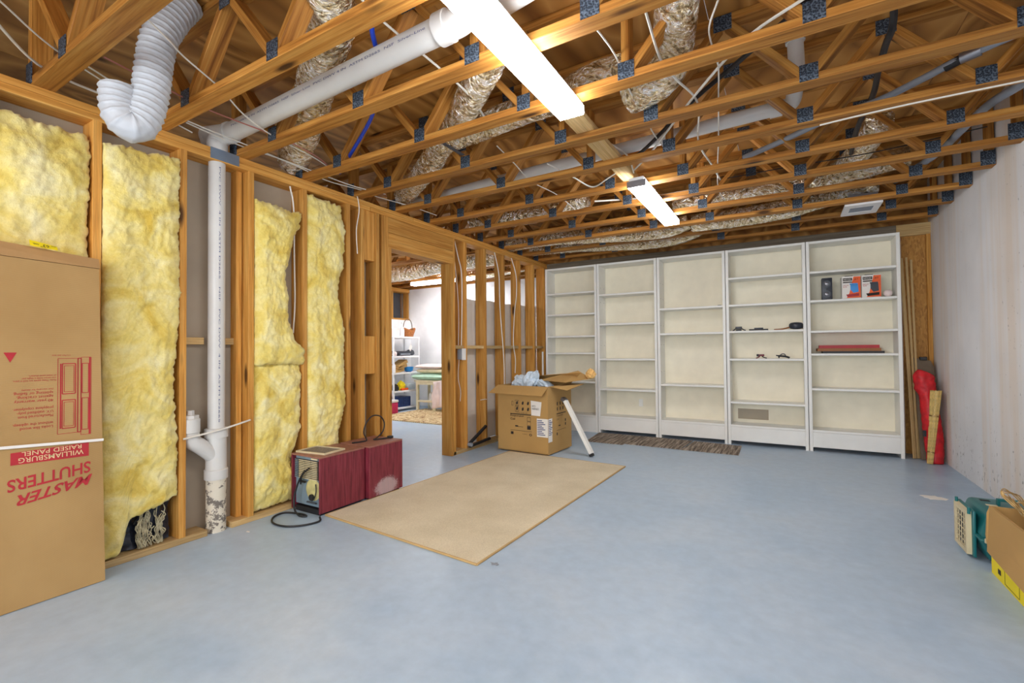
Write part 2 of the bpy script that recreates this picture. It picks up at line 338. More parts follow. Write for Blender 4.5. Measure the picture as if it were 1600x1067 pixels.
def tubeg(path, rf, seg=8, caps=True, sq=1.0):
    V = []; F = []; T = [(path[min(i+1, len(path)-1)]-path[max(i-1, 0)]).normalized() for i in range(len(path))]
    n = Vector((0, 0, 1)) if abs(T[0].z) < .9 else Vector((0, 1, 0)); s = 0
    for i, p in enumerate(path):
        n = (n-T[i]*n.dot(T[i])).normalized(); b_ = T[i].cross(n)
        if i: s += (p-path[i-1]).length
        for k in range(seg):
            a = 2*pi*k/seg; r = rf(s, a) if callable(rf) else rf
            V.append(p+n*cos(a)*r*sq+b_*sin(a)*r)
    for i in range(len(path)-1):
        for k in range(seg):
            F.append((i*seg+k, i*seg+(k+1) % seg, (i+1)*seg+(k+1) % seg, (i+1)*seg+k))
    if caps: F += [tuple(range(seg-1, -1, -1)), tuple(range((len(path)-1)*seg, len(path)*seg))]
    return V, F
def tube(name, pts, r, mat, parent=None, seg=8, step=.03, caps=True, straight=False, sq=1.0):
    path = [Vector(p) for p in pts] if straight else spline(pts, step)
    V, F = tubeg(path, r, seg, caps, sq); o = mesh(name, V, F, mat, parent, smooth=True); shade_auto(o, 50); return o
def cyl(name, p0, p1, r, mat, parent=None, seg=24, r1=None):
    p0 = Vector(p0); p1 = Vector(p1); V, F = tubeg([p0, p1], r, seg)
    if r1 is not None:
        for i in range(seg, 2*seg): V[i] = p1+(V[i]-p1)*(r1/r)
    o = mesh(name, V, F, mat, parent, smooth=True); shade_auto(o, 50); return o
def fbm(p, s, oct_=4): return noise.fractal(Vector(p)*s, 1.0, 2.0, oct_)
def lathe(name, prof, mat, parent=None, at=(0, 0, 0), seg=20):
    V = []; F = []
    for r, z in prof:
        for k in range(seg): V.append((at[0]+r*cos(2*pi*k/seg), at[1]+r*sin(2*pi*k/seg), at[2]+z))
    for i in range(len(prof)-1):
        for k in range(seg): F.append((i*seg+k, i*seg+(k+1) % seg, (i+1)*seg+(k+1) % seg, (i+1)*seg+k))
    F += [tuple(range(seg-1, -1, -1)), tuple(range((len(prof)-1)*seg, len(prof)*seg))]
    o = mesh(name, V, F, mat, parent, smooth=True); shade_auto(o, 40); return o
def text(name, s, o_, right, up, mat, parent, off=.001, align=None, bold=0):
    """flat lettering fitted to the parallelogram o_, o_+right, o_+up"""
    cu = bpy.data.curves.new(name, 'FONT'); cu.body = s; cu.resolution_u = 3; cu.offset = bold
    tmp = bpy.data.objects.new(name, cu); me = bpy.data.meshes.new_from_object(tmp); bpy.data.objects.remove(tmp); 
    xs = [v.co.x for v in me.vertices]; ys = [v.co.y for v in me.vertices]; x0, x1, y0, y1 = min(xs), max(xs), min(ys), max(ys)
    o_ = Vector(o_); right = Vector(right); up = Vector(up); nrm = right.cross(up).normalized()
    V = [o_+right*((v.co.x-x0)/(x1-x0))+up*((v.co.y-y0)/(y1-y0))+nrm*off for v in me.vertices]; F = [tuple(p.vertices) for p in me.polygons]
    bpy.data.meshes.remove(me)
    return mesh(name, V, F, mat, parent)
def quadprint(name, quads, mat, parent, nrm=(0, 0, 0)):
    """flat printed shapes: list of polygons in world space, offset by nrm"""
    V = []; F = []
    for q in quads:
        n = len(V); V += [Vector(p)+Vector(nrm) for p in q]; F.append(tuple(range(n, n+len(q))))
    return mesh(name, V, F, mat, parent)
ORD = ['nearest the camera', 'second nearest the camera', 'third nearest the camera', 'fourth nearest the camera', 'fifth nearest the camera', 'sixth nearest the camera',
       'seventh nearest the camera', 'sixth from the bookcases', 'fifth from the bookcases', 'fourth from the bookcases', 'third from the bookcases', 'second from the bookcases', 'closest to the bookcases']

XL, XB, XR = -3.1375, -3.2775, 1.345         # left wall room face / its back / right wall
ZP, ZC = 2.385, 2.46                          # underside of top plates / of the trusses
YB = 6.146                                    # bookcase fronts
# ================================================================== SETTING
V = [(-7.6, -3.2, 0), (1.6, -3.2, 0), (1.6, 7.7, 0), (-7.6, 7.7, 0)]
fl = mesh('floor', V+[(a, b_, -.1) for a, b_, c in V], [(0, 1, 2, 3), (7, 6, 5, 4), (0, 4, 5, 1), (1, 5, 6, 2), (2, 6, 7, 3), (3, 7, 4, 0)], 'floor', loc=(0, 0, 0)); fl['kind'] = 'structure'
o = box('wall_right', XR, XR+.2, -3.2, 6.7, 0, 2.937, 'wallw'); o['kind'] = 'structure'; o.data.transform(Matrix.Translation(o.location)); o.location = (0, 0, 0)
ce = struct('ceiling', (-2, 2, 2.94))
x = -7.6
for i in range(8):
    y = -3.2-(i % 2)*1.2; 
    for j in range(6):
        y0, y1 = max(-3.2, y), min(7.7, y+2.43); y += 2.44
        if y1-y0 < .1: continue
        V, F = boxg(x, x+1.208, y0, y1, 2.9375+.001*((i+j) % 2), 2.955)
        mesh('plywood_panel', V, F, 'ply', ce)
    x += 1.212
# ---- left stud wall
wl = struct('wall_left', (XL, 3, 0))
def stud(y0, z0=.038, z1=ZP, nm_='stud', w=.038, x0=XB, x1=XL): return lum(nm_, x0, x1, y0, y0+w, z0, z1, 'stud', wl)
for y in (-1.85, -1.44, -1.03, -.62, -.22, .18, .585, .993, 1.405, 1.822, 2.234, 2.645, 2.797, 2.972, 3.042, 3.081, 4.304, 4.712, 5.147, 5.57, 5.985, 6.34): stud(y)
stud(1.778, x1=XB+.07)
stud(3.1195, .0, 2.10, 'jack_stud'); stud(4.047, 0, 2.10, 'jack_stud'); stud(4.086, 0, ZP, 'king_stud')
for z0, z1, m in ((2.10, 2.24, 'stud'), (2.243, 2.383, 'stud')): lum('header', XB, XL+.002, 3.121, 4.085, z0, z1, m, wl)
lum('top_plate', XB, XL, -3.2, 2.90, ZP, 2.4225, 'stud', wl); lum('top_plate', XB, XL, 2.905, 6.46, ZP, 2.4225, 'stud', wl)
lum('top_plate', XB, XL, -3.2, 3.45, 2.4235, ZC, 'stud', wl); lum('top_plate', XB, XL, 3.455, 6.46, 2.4235, ZC, 'stud', wl)
lum('bottom_plate', XB, XL, -3.2, 1.565, 0, .038, 'fresh', wl); lum('bottom_plate', XB, XL, 1.715, 3.155, 0, .038, 'fresh', wl); lum('bottom_plate', XB, XL, 4.086, 6.46, 0, .038, 'fresh', wl)
box('backing_panel', XB-.012, XB, -3.2, 3.12, .0, ZP+.07, 'drywall', wl)
for y0, y1 in ((1.443, 1.59), (1.695, 1.778)): lum('fire_block', XB+.0, XB+.04, y0, y1, 1.20, 1.245, 'pale', wl)
for a, b_ in ((4.125, 4.304), (4.343, 4.712), (4.751, 5.147), (5.186, 5.57), (5.609, 5.985), (6.024, 6.34)): lum('fire_block', XB+.03, XB+.12, a, b_, 1.168, 1.206, 'fresh', wl)
lum('spacer_block', XB+.03, XL-.02, 2.836, 2.97, 1.95, 2.385, 'stud', wl); lum('spacer_block', XB+.03, XL-.02, 2.836, 2.97, .95, 1.28, 'stud', wl)
box('nail_guard', XL, XL+.004, 1.575, 1.755, 2.392, 2.462, 'duct_tape', wl)
# ---- back wall behind the bookcases
wb = struct('wall_back', (-1, 6.5, 0))
for x0, x1 in ((-3.27, -2.06), (-2.057, -.84), (-.837, .38), (.383, 1.10), (1.103, 1.343)): box('strand_panel', x0, x1, 6.475, 6.49, 0, ZP, 'osb', wb)
lum('top_plate', XL, 1.06, 6.44, 6.53, 2.335, ZC, 'greywood', wb); lum('top_plate', 1.062, XR, 6.44, 6.53, 2.335, ZC, 'pale', wb)
lum('stud', 1.305, 1.343, 6.44, 6.474, 0, 2.334, 'stud', wb)
o = box('wall_back_upper', -3.27, XR, 6.535, 6.56, 2.335, 2.937, 'ply'); o.name = 'trim_1'; o['kind'] = 'structure'
# ---- the further room
o = box('wall_far', -7.6, -3.2, 7.5, 7.65, 0, 2.46, 'room2wall'); o['kind'] = 'structure'
o = box('wall_further_left', -7.15, -6.9, -3.2, 7.5, 0, 1.8, 'room2wall'); o['kind'] = 'structure'
o = box('wall_far_right', -3.2, -3.12, 6.56, 7.5, 0, 2.46, 'room2wall'); o['kind'] = 'structure'
o = box('wall_rear_light_block', -7.6, -3.29, -3.3, -3.2, 0, 2.937, 'room2wall'); o['kind'] = 'structure'  # unseen end wall added to keep world light out of the further room
o = box('trim_2', -7.6, -3.1, 7.5, 7.53, 2.4605, 2.937, 'truss'); o['kind'] = 'structure'
o = box('trim_3', -7.2, -7.16, -3.2, 7.49, 0, 2.937, 'truss'); o['kind'] = 'structure'
o = box('trim_4', -3.12, -3.09, 6.57, 7.49, 2.4605, 2.937, 'truss'); o['kind'] = 'structure'
w2 = struct('wall_further_upper', (-6.95, 6, 1.8))
lum('sill_plate', -7.1, -6.92, 3, 7.49, 1.8, 1.838, 'stud', w2); lum('top_plate', -7.1, -6.92, 3, 7.49, 2.385, 2.46, 'stud', w2)
for y in (3.6, 4.2, 4.8, 5.4, 6.0, 6.6, 6.98, 7.44): lum('stud', -7.06, -6.93, y, y+.038, 1.838, 2.385, 'stud', w2)
box('strand_panel', -7.12, -7.1, 3, 6.97, 1.84, 2.4, 'osb', w2); box('grey_board', -7.12, -7.1, 7.02, 7.4, 1.84, 2.38, 'darkgrey', w2)

# ================================================================== TRUSSES
def truss(y0, label, mirror=False, group=None):
    t = thing('floor_truss', label, 'truss', (0, y0+.0445, ZC), group)
    f = (lambda x: x) if not mirror else (lambda x: -6.42-x)
    xa, xb = (-3.205, 1.343) if not mirror else (-6.93, -3.215)
    yc = y0+.0445; zb, zt = ZC+.019, 2.9175
    # the span as two chords and flat webs
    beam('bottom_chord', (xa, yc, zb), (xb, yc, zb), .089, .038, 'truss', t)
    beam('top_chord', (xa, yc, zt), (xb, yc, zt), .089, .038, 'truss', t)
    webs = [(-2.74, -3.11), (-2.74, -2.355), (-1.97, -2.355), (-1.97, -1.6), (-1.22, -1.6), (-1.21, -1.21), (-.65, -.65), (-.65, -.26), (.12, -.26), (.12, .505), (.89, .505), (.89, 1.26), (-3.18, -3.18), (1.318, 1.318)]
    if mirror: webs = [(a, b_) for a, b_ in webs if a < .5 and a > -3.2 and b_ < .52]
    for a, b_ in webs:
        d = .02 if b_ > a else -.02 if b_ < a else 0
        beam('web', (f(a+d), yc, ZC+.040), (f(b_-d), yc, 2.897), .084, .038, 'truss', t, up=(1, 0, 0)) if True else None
    if not mirror:
        for xx in (-2.735, -1.965, -1.215, -.645, .125, .895):
            box('nail_plate', xx-.04, xx+.04, y0-.003, y0, ZC+.004, ZC+.088, 'plate', t)
        for xx, w_ in ((-3.165, .05), (1.30, .05)): box('nail_plate', xx-w_+.01, xx+w_-.01, y0-.003, y0, ZC+.004, ZC+.11, 'plate', t)
        for xx in (-2.355, -1.6, -.26, .505): box('nail_plate', xx-.045, xx+.045, y0-.003, y0, 2.85, 2.933, 'plate', t)
    return t
def ty(k): return .757+.4885*k
extra = {-1: 'above and just ahead of the camera', 0: 'left of the hanging white duct', 1: 'just before the long white drain pipe', 2: 'just behind the long white drain pipe'}
for k in range(-1, 12):
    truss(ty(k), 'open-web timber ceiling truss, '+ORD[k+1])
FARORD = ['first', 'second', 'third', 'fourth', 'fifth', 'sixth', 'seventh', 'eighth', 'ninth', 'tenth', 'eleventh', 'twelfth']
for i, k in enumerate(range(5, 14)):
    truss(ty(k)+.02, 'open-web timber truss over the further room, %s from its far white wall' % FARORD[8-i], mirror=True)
# lamp mounting board laid across the bottom chords
bb = lum('mounting_board', -1.105, -.985, 1.0, 4.05, 2.499, 2.535, 'pale'); tag(bb, 'long pale board laid over the truss chords above the two tube lights', 'board')

# ================================================================== LIGHTS
def fixture(name_label, x, y0, y1, w=.14, z=2.385, along='y', lens='lens'):
    t = thing('tube_light', name_label, 'ceiling light', ((x if along == 'y' else (y0+y1)/2), ((y0+y1)/2 if along == 'y' else x), ZC))
    def B(n, a, b_, c, d, e, f, m):
        return box(n, a, b_, c, d, e, f, m, t, .004, 1) if along == 'y' else box(n, c, d, a, b_, e, f, m, t, .004, 1)
    B('housing', x-w/2+.012, x+w/2-.012, y0, y1, ZC-.026, ZC-.001, 'white')
    B('diffuser', x-w/2, x+w/2, y0+.01, y1-.01, z, ZC-.0265, lens)
    B('end_cap', x-w/2-.002, x+w/2+.002, y0-.004, y0+.0095, z-.001, ZC-.0262, 'tin'); 
    return t
fixture('long white tube light hanging over the carpet, nearest the camera', -.962, .99, 2.31)
fixture('white tube light in front of the bookcases', -.958, 3.53, 4.84)
fixture('bare tube light seen through the doorway in the further room', 6.684, -6.1, -4.75, .12, 2.39, along='x', lens='lens_bright')
fixture('added white tube light out of view behind the camera', .15, -2.0, -.7, lens='lens')  # out-of-view fixture added to lift the foreground and right wall
fixture('added tube light in the further room, unseen behind the stud wall', 4.73, -6.85, -5.6, .14, 2.385, along='x', lens='lens_bright')  # extra hidden fixture added to brighten the further room

# ================================================================== INSULATION
def batt(name, label, yl, yr, zb_, zt_, seed, xf=-3.135, bulge=.035, ny=40, nz=180):
    V = []; F = []; n = (ny+1)*(nz+1)
    for j in range(nz+1):
        t = j/nz
        for i in range(ny+1):
            s = i/ny; zz0 = zb_(s); zz1 = zt_(s); z = zz0+(zz1-zz0)*t
            a, c = yl(z), yr(z)
            e = min(s, 1-s)*2; et = min(t, 1-t)*nz/ny*2
            y = a+(c-a)*s
            nn = fbm((seed+y, seed, z), 5, 5); n2 = fbm((seed+y, seed+3, z), 26, 4); n3 = fbm((seed+9+y, seed+3, z), 70, 3)
            rag = (1-min(1, e*3.0)); ragt = (1-min(1, et*2.))
            y += rag*(.007*n2+.004*n3)*(1 if s > .5 else .6)
            z += ragt*(.012*n2+.008*n3)
            x = xf+bulge*(min(1, e*2.5)**.5)*(min(1, et*2.)**.5)+.018*nn+.008*n2+.006*n3
            V.append((min(x, xf+.09), y, z))
    for j in range(nz):
        for i in range(ny): F.append((j*(ny+1)+i, j*(ny+1)+i+1, (j+1)*(ny+1)+i+1, (j+1)*(ny+1)+i))
    ring = [i for i in range(ny+1)]+[j*(ny+1)+ny for j in range(1, nz+1)]+[nz*(ny+1)+i for i in range(ny-1, -1, -1)]+[j*(ny+1) for j in range(nz-1, 0, -1)]
    base = len(V); K = len(ring)
    for q, xx in enumerate((-3.19, XB+.005)):
        for r in ring: V.append((xx+.01*fbm(V[r], 30, 2), V[r][1]+.004*fbm(V[r], 50, 2), V[r][2]))
    for k in range(K):
        k2 = (k+1) % K; F.append((ring[k2], ring[k], base+k, base+k2)); F.append((base+k2, base+k, base+K+k, base+K+k2))
    o = mesh(name, V, F, 'insul', smooth=True, loc=(0, 0, 0)); tag(o, label, 'insulation'); return o
def pw(*pts):
    def f(z):
        if z <= pts[0][0]: return pts[0][1]
        for (a, b_), (c, d) in zip(pts, pts[1:]):
            if z <= c:
                u = (z-a)/(c-a); u = u*u*(3-2*u); return b_+(d-b_)*u
        return pts[-1][1]
    return f
K = lambda v: (lambda s: v)
batt('insulation_batt', 'yellow fibreglass batt behind the tall shutter carton', K(.625), K(.985), K(.045), K(2.30), 1.3, xf=-3.168)
batt('insulation_batt', 'yellow fibreglass batt beside the shutter carton, torn open over black film', pw((.3, 1.034), (2.3, 1.036)), pw((.2, 1.395), (.6, 1.395), (.9, 1.375), (1.5, 1.40), (2.3, 1.398)),
     pw((0, .045), (.20, .05), (.36, .235), (.7, .265), (1, .30)), pw((0, 2.285), (1, 2.315)), 4.7, nz=190)
batt('insulation_batt', 'upper yellow fibreglass batt sagging over the fold right of the white pipe', K(1.866), pw((1.06, 2.235), (1.15, 2.235), (1.25, 2.15), (1.4, 2.11), (1.7, 2.085), (1.95, 2.14), (2.1, 2.20), (2.2, 2.222)), K(1.06), pw((0, 2.205), (1, 2.185)), 8.1, xf=-3.13, bulge=.05, nz=90)
batt('insulation_batt', 'lower yellow fibreglass batt right of the white pipe, beside the burgundy cabinet', K(1.866), pw((.04, 2.20), (.25, 2.215), (.35, 2.15), (.6, 2.225), (1.06, 2.225)), pw((0, .05), (1, .06)), K(1.075), 12.9, xf=-3.165, nz=80)
batt('insulation_batt', 'yellow fibreglass batt between two studs behind the burgundy cabinet', K(2.276), pw((.4, 2.56), (.8, 2.63), (1.3, 2.625), (1.6, 2.565), (1.9, 2.61), (2.1, 2.635), (2.35, 2.60)), K(.05), pw((0, 2.365), (1, 2.345)), 17.2, xf=-3.15)
# black film and lint in the torn hole
V = []; F = []
for j in range(13):
    for i in range(17):
        y = 1.09+.29*i/16; z = .045+.23*j/12; V.append((-3.205+.03*fbm((y, 0, z), 14, 3)+.02*abs(fbm((y, 5, z), 30, 2)), y, z))
for j in range(12):
    for i in range(16): F.append((j*17+i, j*17+i+1, (j+1)*17+i+1, (j+1)*17+i))
tag(mesh('vapour_film', V, F, 'blackfilm', smooth=True), 'crumpled black plastic film in the torn bottom of the insulation', 'film')
V = []; F = []
for k in range(48):
    cy = (1.215+.05*random.random()) if k % 3 else (1.30+.03*random.random()); h0 = random.uniform(.10, .23); P_ = [(-3.175+.02*random.random(), cy+.004*sin(k+q*1.3)+.03*fbm((k*.15, q*.3, 0), 1, 2), .045+h0*(1-q/7)) for q in range(8)]
    v_, f_2 = tubeg(spline(P_, .008), lambda s, a, k=k: .002+.0035*abs(fbm((k, s*60, a), 1, 3)), 5); n = len(V); V += v_; F += [tuple(i+n for i in q) for q in f_2]
tag(mesh('lint_clump', V, F, 'dust', smooth=True), 'grey dusty wisps of fibre hanging over the black film', 'fibre', kind='stuff')

# ================================================================== PLUMBING
sx, sy = -3.19, 1.642
t = thing('drain_stack', 'upright white drain pipe in the open stud bay with a side cleanout', 'pipe', (sx, sy, 0))
cyl('lower_pipe', (sx, sy, 0), (sx, sy, .36), .057, 'splash', t)['label'] = 'grubby lower pipe spattered with mortar'
lathe('wye_fitting', [(.058, .335), (.067, .335), (.067, .395), (.060, .40), (.058, .60), (.067, .60), (.067, .655), (.060, .66)], 'pvc', t, (sx, sy, 0), 28)
tube('wye_branch', [(sx, sy-.005, .47), (sx+.005, sy-.05, .515), (sx+.01, sy-.10, .56), (sx+.01, sy-.145, .60), (sx+.01, sy-.158, .66)], .047, 'pvc', t, 20, .012)
lathe('cleanout_collar', [(.045, .65), (.053, .655), (.053, .735), (.047, .74)], 'pvc', t, (sx+.01, sy-.158, 0), 24)
c_ = lathe('cleanout_plug', [(.046, .735), (.046, .76), (.022, .762), (.022, .79), (.018, .792)], 'pvc', t, (sx+.01, sy-.158, 0), 6)
cyl('upper_pipe', (sx, sy, .64), (sx, sy, 2.50), .0485, 'pvc', t, 28)
p_ = text('pipe_print', 'PVC DWV  4 IN  ASTM D2665   NSF   PVC DWV  4 IN  ASTM D2665', (0, 0, 0), (1, 0, 0), (0, 1, 0), 'inkblue', t)
def wrapprint(o, base, axis, tang, radial, r, length, size):
    me = o.data
    off = o.location.copy()
    for v in me.vertices:
        q = v.co+off; a = (q.y-.5)*size/r
        v.co = Vector(base)+Vector(axis)*(q.x*length)+Vector(radial)*cos(a)*r+Vector(tang)*sin(a)*r
    o.location = (0, 0, 0); me.update()
dv = Vector((3.19, -1.642, 0)).normalized(); tg = Vector((0, 0, 1)).cross(dv)
dv2 = (dv*cos(.35)+tg*sin(.35)).normalized(); tg2 = Vector((0, 0, 1)).cross(dv2)
wrapprint(p_, (sx, sy, 2.35), (0, 0, -1), tg2, dv2, .0490, 1.65, .009)
lathe('hub', [(.05, 2.462), (.062, 2.462), (.062, 2.52), (.052, 2.53)], 'pvc', t, (sx, sy, 0), 24)
# horizontal drain
t = thing('drain_pipe', 'long thick white drain pipe running across the ceiling from the stack', 'pipe', (-2.2, 1.65, 2.58))
cyl('pipe', (-3.12, 1.662, 2.565), (-1.30, 1.625, 2.585), .057, 'pvc', t, 32)
tube('tee', [(-3.32, 1.65, 2.60), (-3.25, 1.655, 2.59), (-3.10, 1.66, 2.566)], .062, 'pvc', t, 24, .02)
tube('drop_elbow', [(-3.08, 1.66, 2.566), (-3.16, 1.655, 2.56), (-3.19, 1.645, 2.53), (-3.19, 1.642, 2.50)], .060, 'pvc', t, 24, .01)
for xx in (-3.30, -3.07): cyl('collar_ring', (xx-.012, 1.662, 2.567), (xx+.012, 1.662, 2.567), .067, 'pvc', t)
cyl('bell_end', (-1.315, 1.625, 2.585), (-1.255, 1.624, 2.586), .069, 'pvc', t, 32)
tube('elbow', [(-1.26, 1.624, 2.586), (-1.20, 1.625, 2.59), (-1.155, 1.64, 2.63), (-1.14, 1.66, 2.72)], .062, 'pvc', t, 24, .01)
p_ = text('pipe_print', 'PVC DWV 4 IN  ASTM D2665  NSF  Silver-Line  PVC DWV 4 IN  ASTM D2665  NSF  Silver-Line', (0, 0, 0), (1, 0, 0), (0, 1, 0), 'inkblue', t)
ax = (Vector((-1.30, 1.625, 2.585))-Vector((-3.12, 1.662, 2.565))).normalized(); rd = Vector((0, -.93, -.12)); rd = (rd-ax*rd.dot(ax)).normalized(); 
wrapprint(p_, (-2.95, 1.658, 2.567), tuple(ax), tuple(ax.cross(rd)*-1 if ax.cross(rd).z < 0 else ax.cross(rd)), tuple(rd), .0575, 1.60, .011)
t = thing('drain_pipe', 'short white drain pipe beyond the near tube light, by the foil duct', 'pipe', (-.9, 1.7, 2.6))
cyl('pipe', (-1.10, 1.66, 2.60), (-.55, 1.60, 2.62), .052, 'pvc', t, 28); cyl('collar', (-.58, 1.603, 2.619), (-.50, 1.595, 2.623), .061, 'pvc', t, 28)
t = thing('vent_pipe', 'white pipe behind the trusses ending in an elbow right of the tube lights', 'pipe', (-1.3, 3.45, 2.65))
cyl('pipe', (-3.1, 3.44, 2.60), (.0, 3.44, 2.69), .045, 'pvc', t, 24); cyl('collar', (-.06, 3.44, 2.688), (.01, 3.44, 2.69), .052, 'pvc', t, 24)
tube('elbow', [(0, 3.44, 2.69), (.05, 3.44, 2.695), (.075, 3.41, 2.72), (.08, 3.35, 2.77)], .046, 'pvc', t, 20, .01)
t = thing('vent_riser', 'white upright pipe stub against the subfloor above the elbow', 'pipe', (.09, 3.03, 2.8))
cyl('pipe', (.085, 3.02, 2.66), (.075, 3.0, 2.93), .04, 'pvc', t, 20); cyl('collar', (.079, 3.007, 2.84), (.076, 3.002, 2.90), .048, 'pvc', t, 20)

# flexible white hose
pts = [(-2.6, 1.19, 2.93), (-2.6, 1.13, 2.82), (-2.6, 1.075, 2.69), (-2.6, 1.052, 2.56), (-2.6, 1.038, 2.42), (-2.6, 1.020, 2.31), (-2.605, .995, 2.228), (-2.615, .963, 2.208), (-2.63, .938, 2.235), (-2.645, .930, 2.29), (-2.65, .93, 2.38)]
t = thing('flexible_duct', 'white ribbed flexible hose hooked over the insulated wall', 'duct', (-2.6, 1.05, 2.9))
def hr(s, a): return .071+.0075*max(0, 1-abs(((s/.031+a/(2*pi)) % 1)-.5)*5)+.0012*sin(a*11+s*150)
path = spline(pts, .0036); V, F = tubeg(path, hr, 40, False); o = mesh('hose', V, F, 'hose', t, smooth=True)
sm = o.modifiers.new('s', 'SOLIDIFY'); sm.thickness = .002
# ================================================================== FOIL DUCTS
def duct(label, pts, r, seed, sag=0, name='foil_duct'):
    path = spline(pts, .014)
    def rf(s, a): return r*(1+.07*fbm((cos(a)*1.5+seed, sin(a)*1.5, s*9), 1.6, 4)-.05*abs(fbm((cos(a)*2, sin(a)*2+seed, s*34), 2, 3)))
    V, F = tubeg(path, rf, 40, True); o = mesh(name, V, F, 'foil', None, smooth=True); tag(o, label, 'duct')
    at = o.data.attributes.new('wrinkle', 'FLOAT_VECTOR', 'POINT'); d_ = []; q = 0
    for i, p in enumerate(path):
        if i: q += (p-path[i-1]).length
        for k in range(40): a = 2*pi*k/40; d_ += [q*24+.9*sin(q*9+a), cos(a)*1.5+seed*7, sin(a)*1.5]
    at.data.foreach_set('vector', d_); return o
duct('fat foil-wrapped duct crossing behind the long white drain pipe', [(-1.55, 1.0, 2.78), (-1.68, 1.28, 2.765), (-1.86, 1.48, 2.765), (-2.18, 1.68, 2.765), (-2.55, 1.87, 2.70), (-3.0, 2.10, 2.63), (-3.25, 2.23, 2.62)], .112, 1)
duct('foil duct running from the near tube light towards the stud wall', [(-1.26, 2.02, 2.74), (-1.42, 2.14, 2.70), (-1.80, 2.42, 2.66), (-2.05, 2.58, 2.64), (-2.38, 2.82, 2.62), (-2.75, 3.05, 2.61), (-3.1, 3.28, 2.61)], .092, 2)
duct('foil duct branch joining between two trusses left of the near tube light', [(-2.08, 2.56, 2.62), (-1.75, 2.54, 2.62), (-1.45, 2.53, 2.64), (-1.18, 2.56, 2.67), (-1.0, 2.6, 2.72)], .085, 3)
box('duct_strap', -1.96, -1.93, 2.42, 2.66, 2.53, 2.533, 'darkgrey'); tag(bpy.data.objects['duct_strap'], 'dark strap around the foil duct joint', 'strap')
duct('wide bag-like foil duct right of the near tube light', [(-.36, 2.02, 2.90), (-.38, 2.16, 2.80), (-.46, 2.42, 2.70), (-.52, 2.55, 2.64), (-.62, 2.62, 2.62), (-.75, 2.66, 2.62)], .105, 4)
duct('crinkled foil duct end behind the right edge of the near tube light', [(-1.02, 2.50, 2.68), (-.85, 2.47, 2.68), (-.70, 2.46, 2.67)], .07, 5)
duct('foil duct sagging under the trusses left of the far tube light', [(-3.2, 5.38, 2.56), (-2.6, 5.38, 2.57), (-2.05, 5.40, 2.54), (-1.5, 5.42, 2.50), (-1.12, 5.43, 2.50), (-.9, 5.44, 2.56)], .088, 6)
duct('foil duct sagging closest above the white bookcases', [(-3.1, 5.88, 2.58), (-2.5, 5.88, 2.56), (-1.95, 5.88, 2.52), (-1.5, 5.88, 2.485), (-1.1, 5.88, 2.50), (-.85, 5.88, 2.57)], .088, 7)
duct('long foil duct drooping between trusses behind the far tube light', [(-.85, 5.40, 2.52), (-.4, 5.38, 2.51), (.05, 5.37, 2.53), (.4, 5.37, 2.60), (.75, 5.38, 2.66)], .095, 8)
duct('foil duct crossing the trusses right of the far tube light', [(-.95, 4.92, 2.62), (-.3, 4.90, 2.60), (.1, 4.92, 2.60), (.5, 4.92, 2.66), (.9, 4.9, 2.7)], .085, 9)
duct('foil duct rising towards the ceiling register', [(.28, 5.2, 2.72), (.42, 5.0, 2.70), (.55, 4.6, 2.72), (.62, 4.2, 2.78)], .09, 10)
duct('foil duct glimpsed between trusses over the doorway header', [(-3.1, 4.4, 2.62), (-2.6, 4.42, 2.60), (-2.1, 4.45, 2.62), (-1.7, 4.42, 2.68)], .09, 11)
duct('foil duct hanging across the further room ceiling', [(-6.6, 5.75, 2.50), (-6.0, 5.70, 2.44), (-5.2, 5.62, 2.42), (-4.4, 5.6, 2.48), (-3.6, 5.75, 2.52)], .13, 12)
duct('second foil duct of the further room, beside its white far wall', [(-5.6, 6.9, 2.55), (-4.8, 6.85, 2.52), (-4.0, 6.8, 2.55), (-3.5, 6.8, 2.6)], .11, 13)

# ceiling register
t = thing('ceiling_register', 'white metal air register set between the last trusses', 'register', (.63, 5.4, 2.45))
x0, x1, y0, y1 = .50, .78, 5.25, 5.635
box('register_box', x0+.03, x1-.03, y0+.03, y1-.03, 2.462, 2.55, 'tin', t)
multi('frame', [(x0, x1, y0, y0+.1, 2.442, 2.46), (x0, x1, y1-.1, y1, 2.442, 2.46), (x0, x0+.05, y0+.1, y1-.1, 2.442, 2.46), (x1-.05, x1, y0+.1, y1-.1, 2.442, 2.46)], 'white', t)
for i in range(7): beam('louvre', (x0+.05, y0+.115+i*.026, 2.452), (x1-.05, y0+.115+i*.026, 2.452), .020, .0015, 'grey', t, up=(0, .5, 1), ch=.0003)

# ================================================================== CABLES AND SMALL PIPES
def cable(label, pts, r=.0042, mat='cable', name='cable'):
    return tag(tube(name, pts, r, mat, None, 6, .03), label, 'cable')
cable('white cable strung along the left truss ends above the first batt', [(-2.68, .55, 2.56), (-2.90, .78, 2.56), (-3.05, 1.14, 2.53), (-3.12, 1.46, 2.50)])
cable('short white cable at the left end of the nearest truss', [(-2.69, .50, 2.52), (-3.0, .72, 2.52), (-3.08, .86, 2.52), (-3.1, 1.02, 2.52)], .006)
cable('white cable lying beside the top plate over the drain stack', [(-2.83, .87, 2.51), (-2.93, 1.08, 2.51), (-2.99, 1.36, 2.503), (-3.01, 1.75, 2.50), (-3.05, 2.15, 2.50), (-3.08, 2.41, 2.49), (-3.04, 2.74, 2.50), (-3.06, 2.91, 2.50), (-3.00, 3.25, 2.50), (-2.98, 3.62, 2.50)])
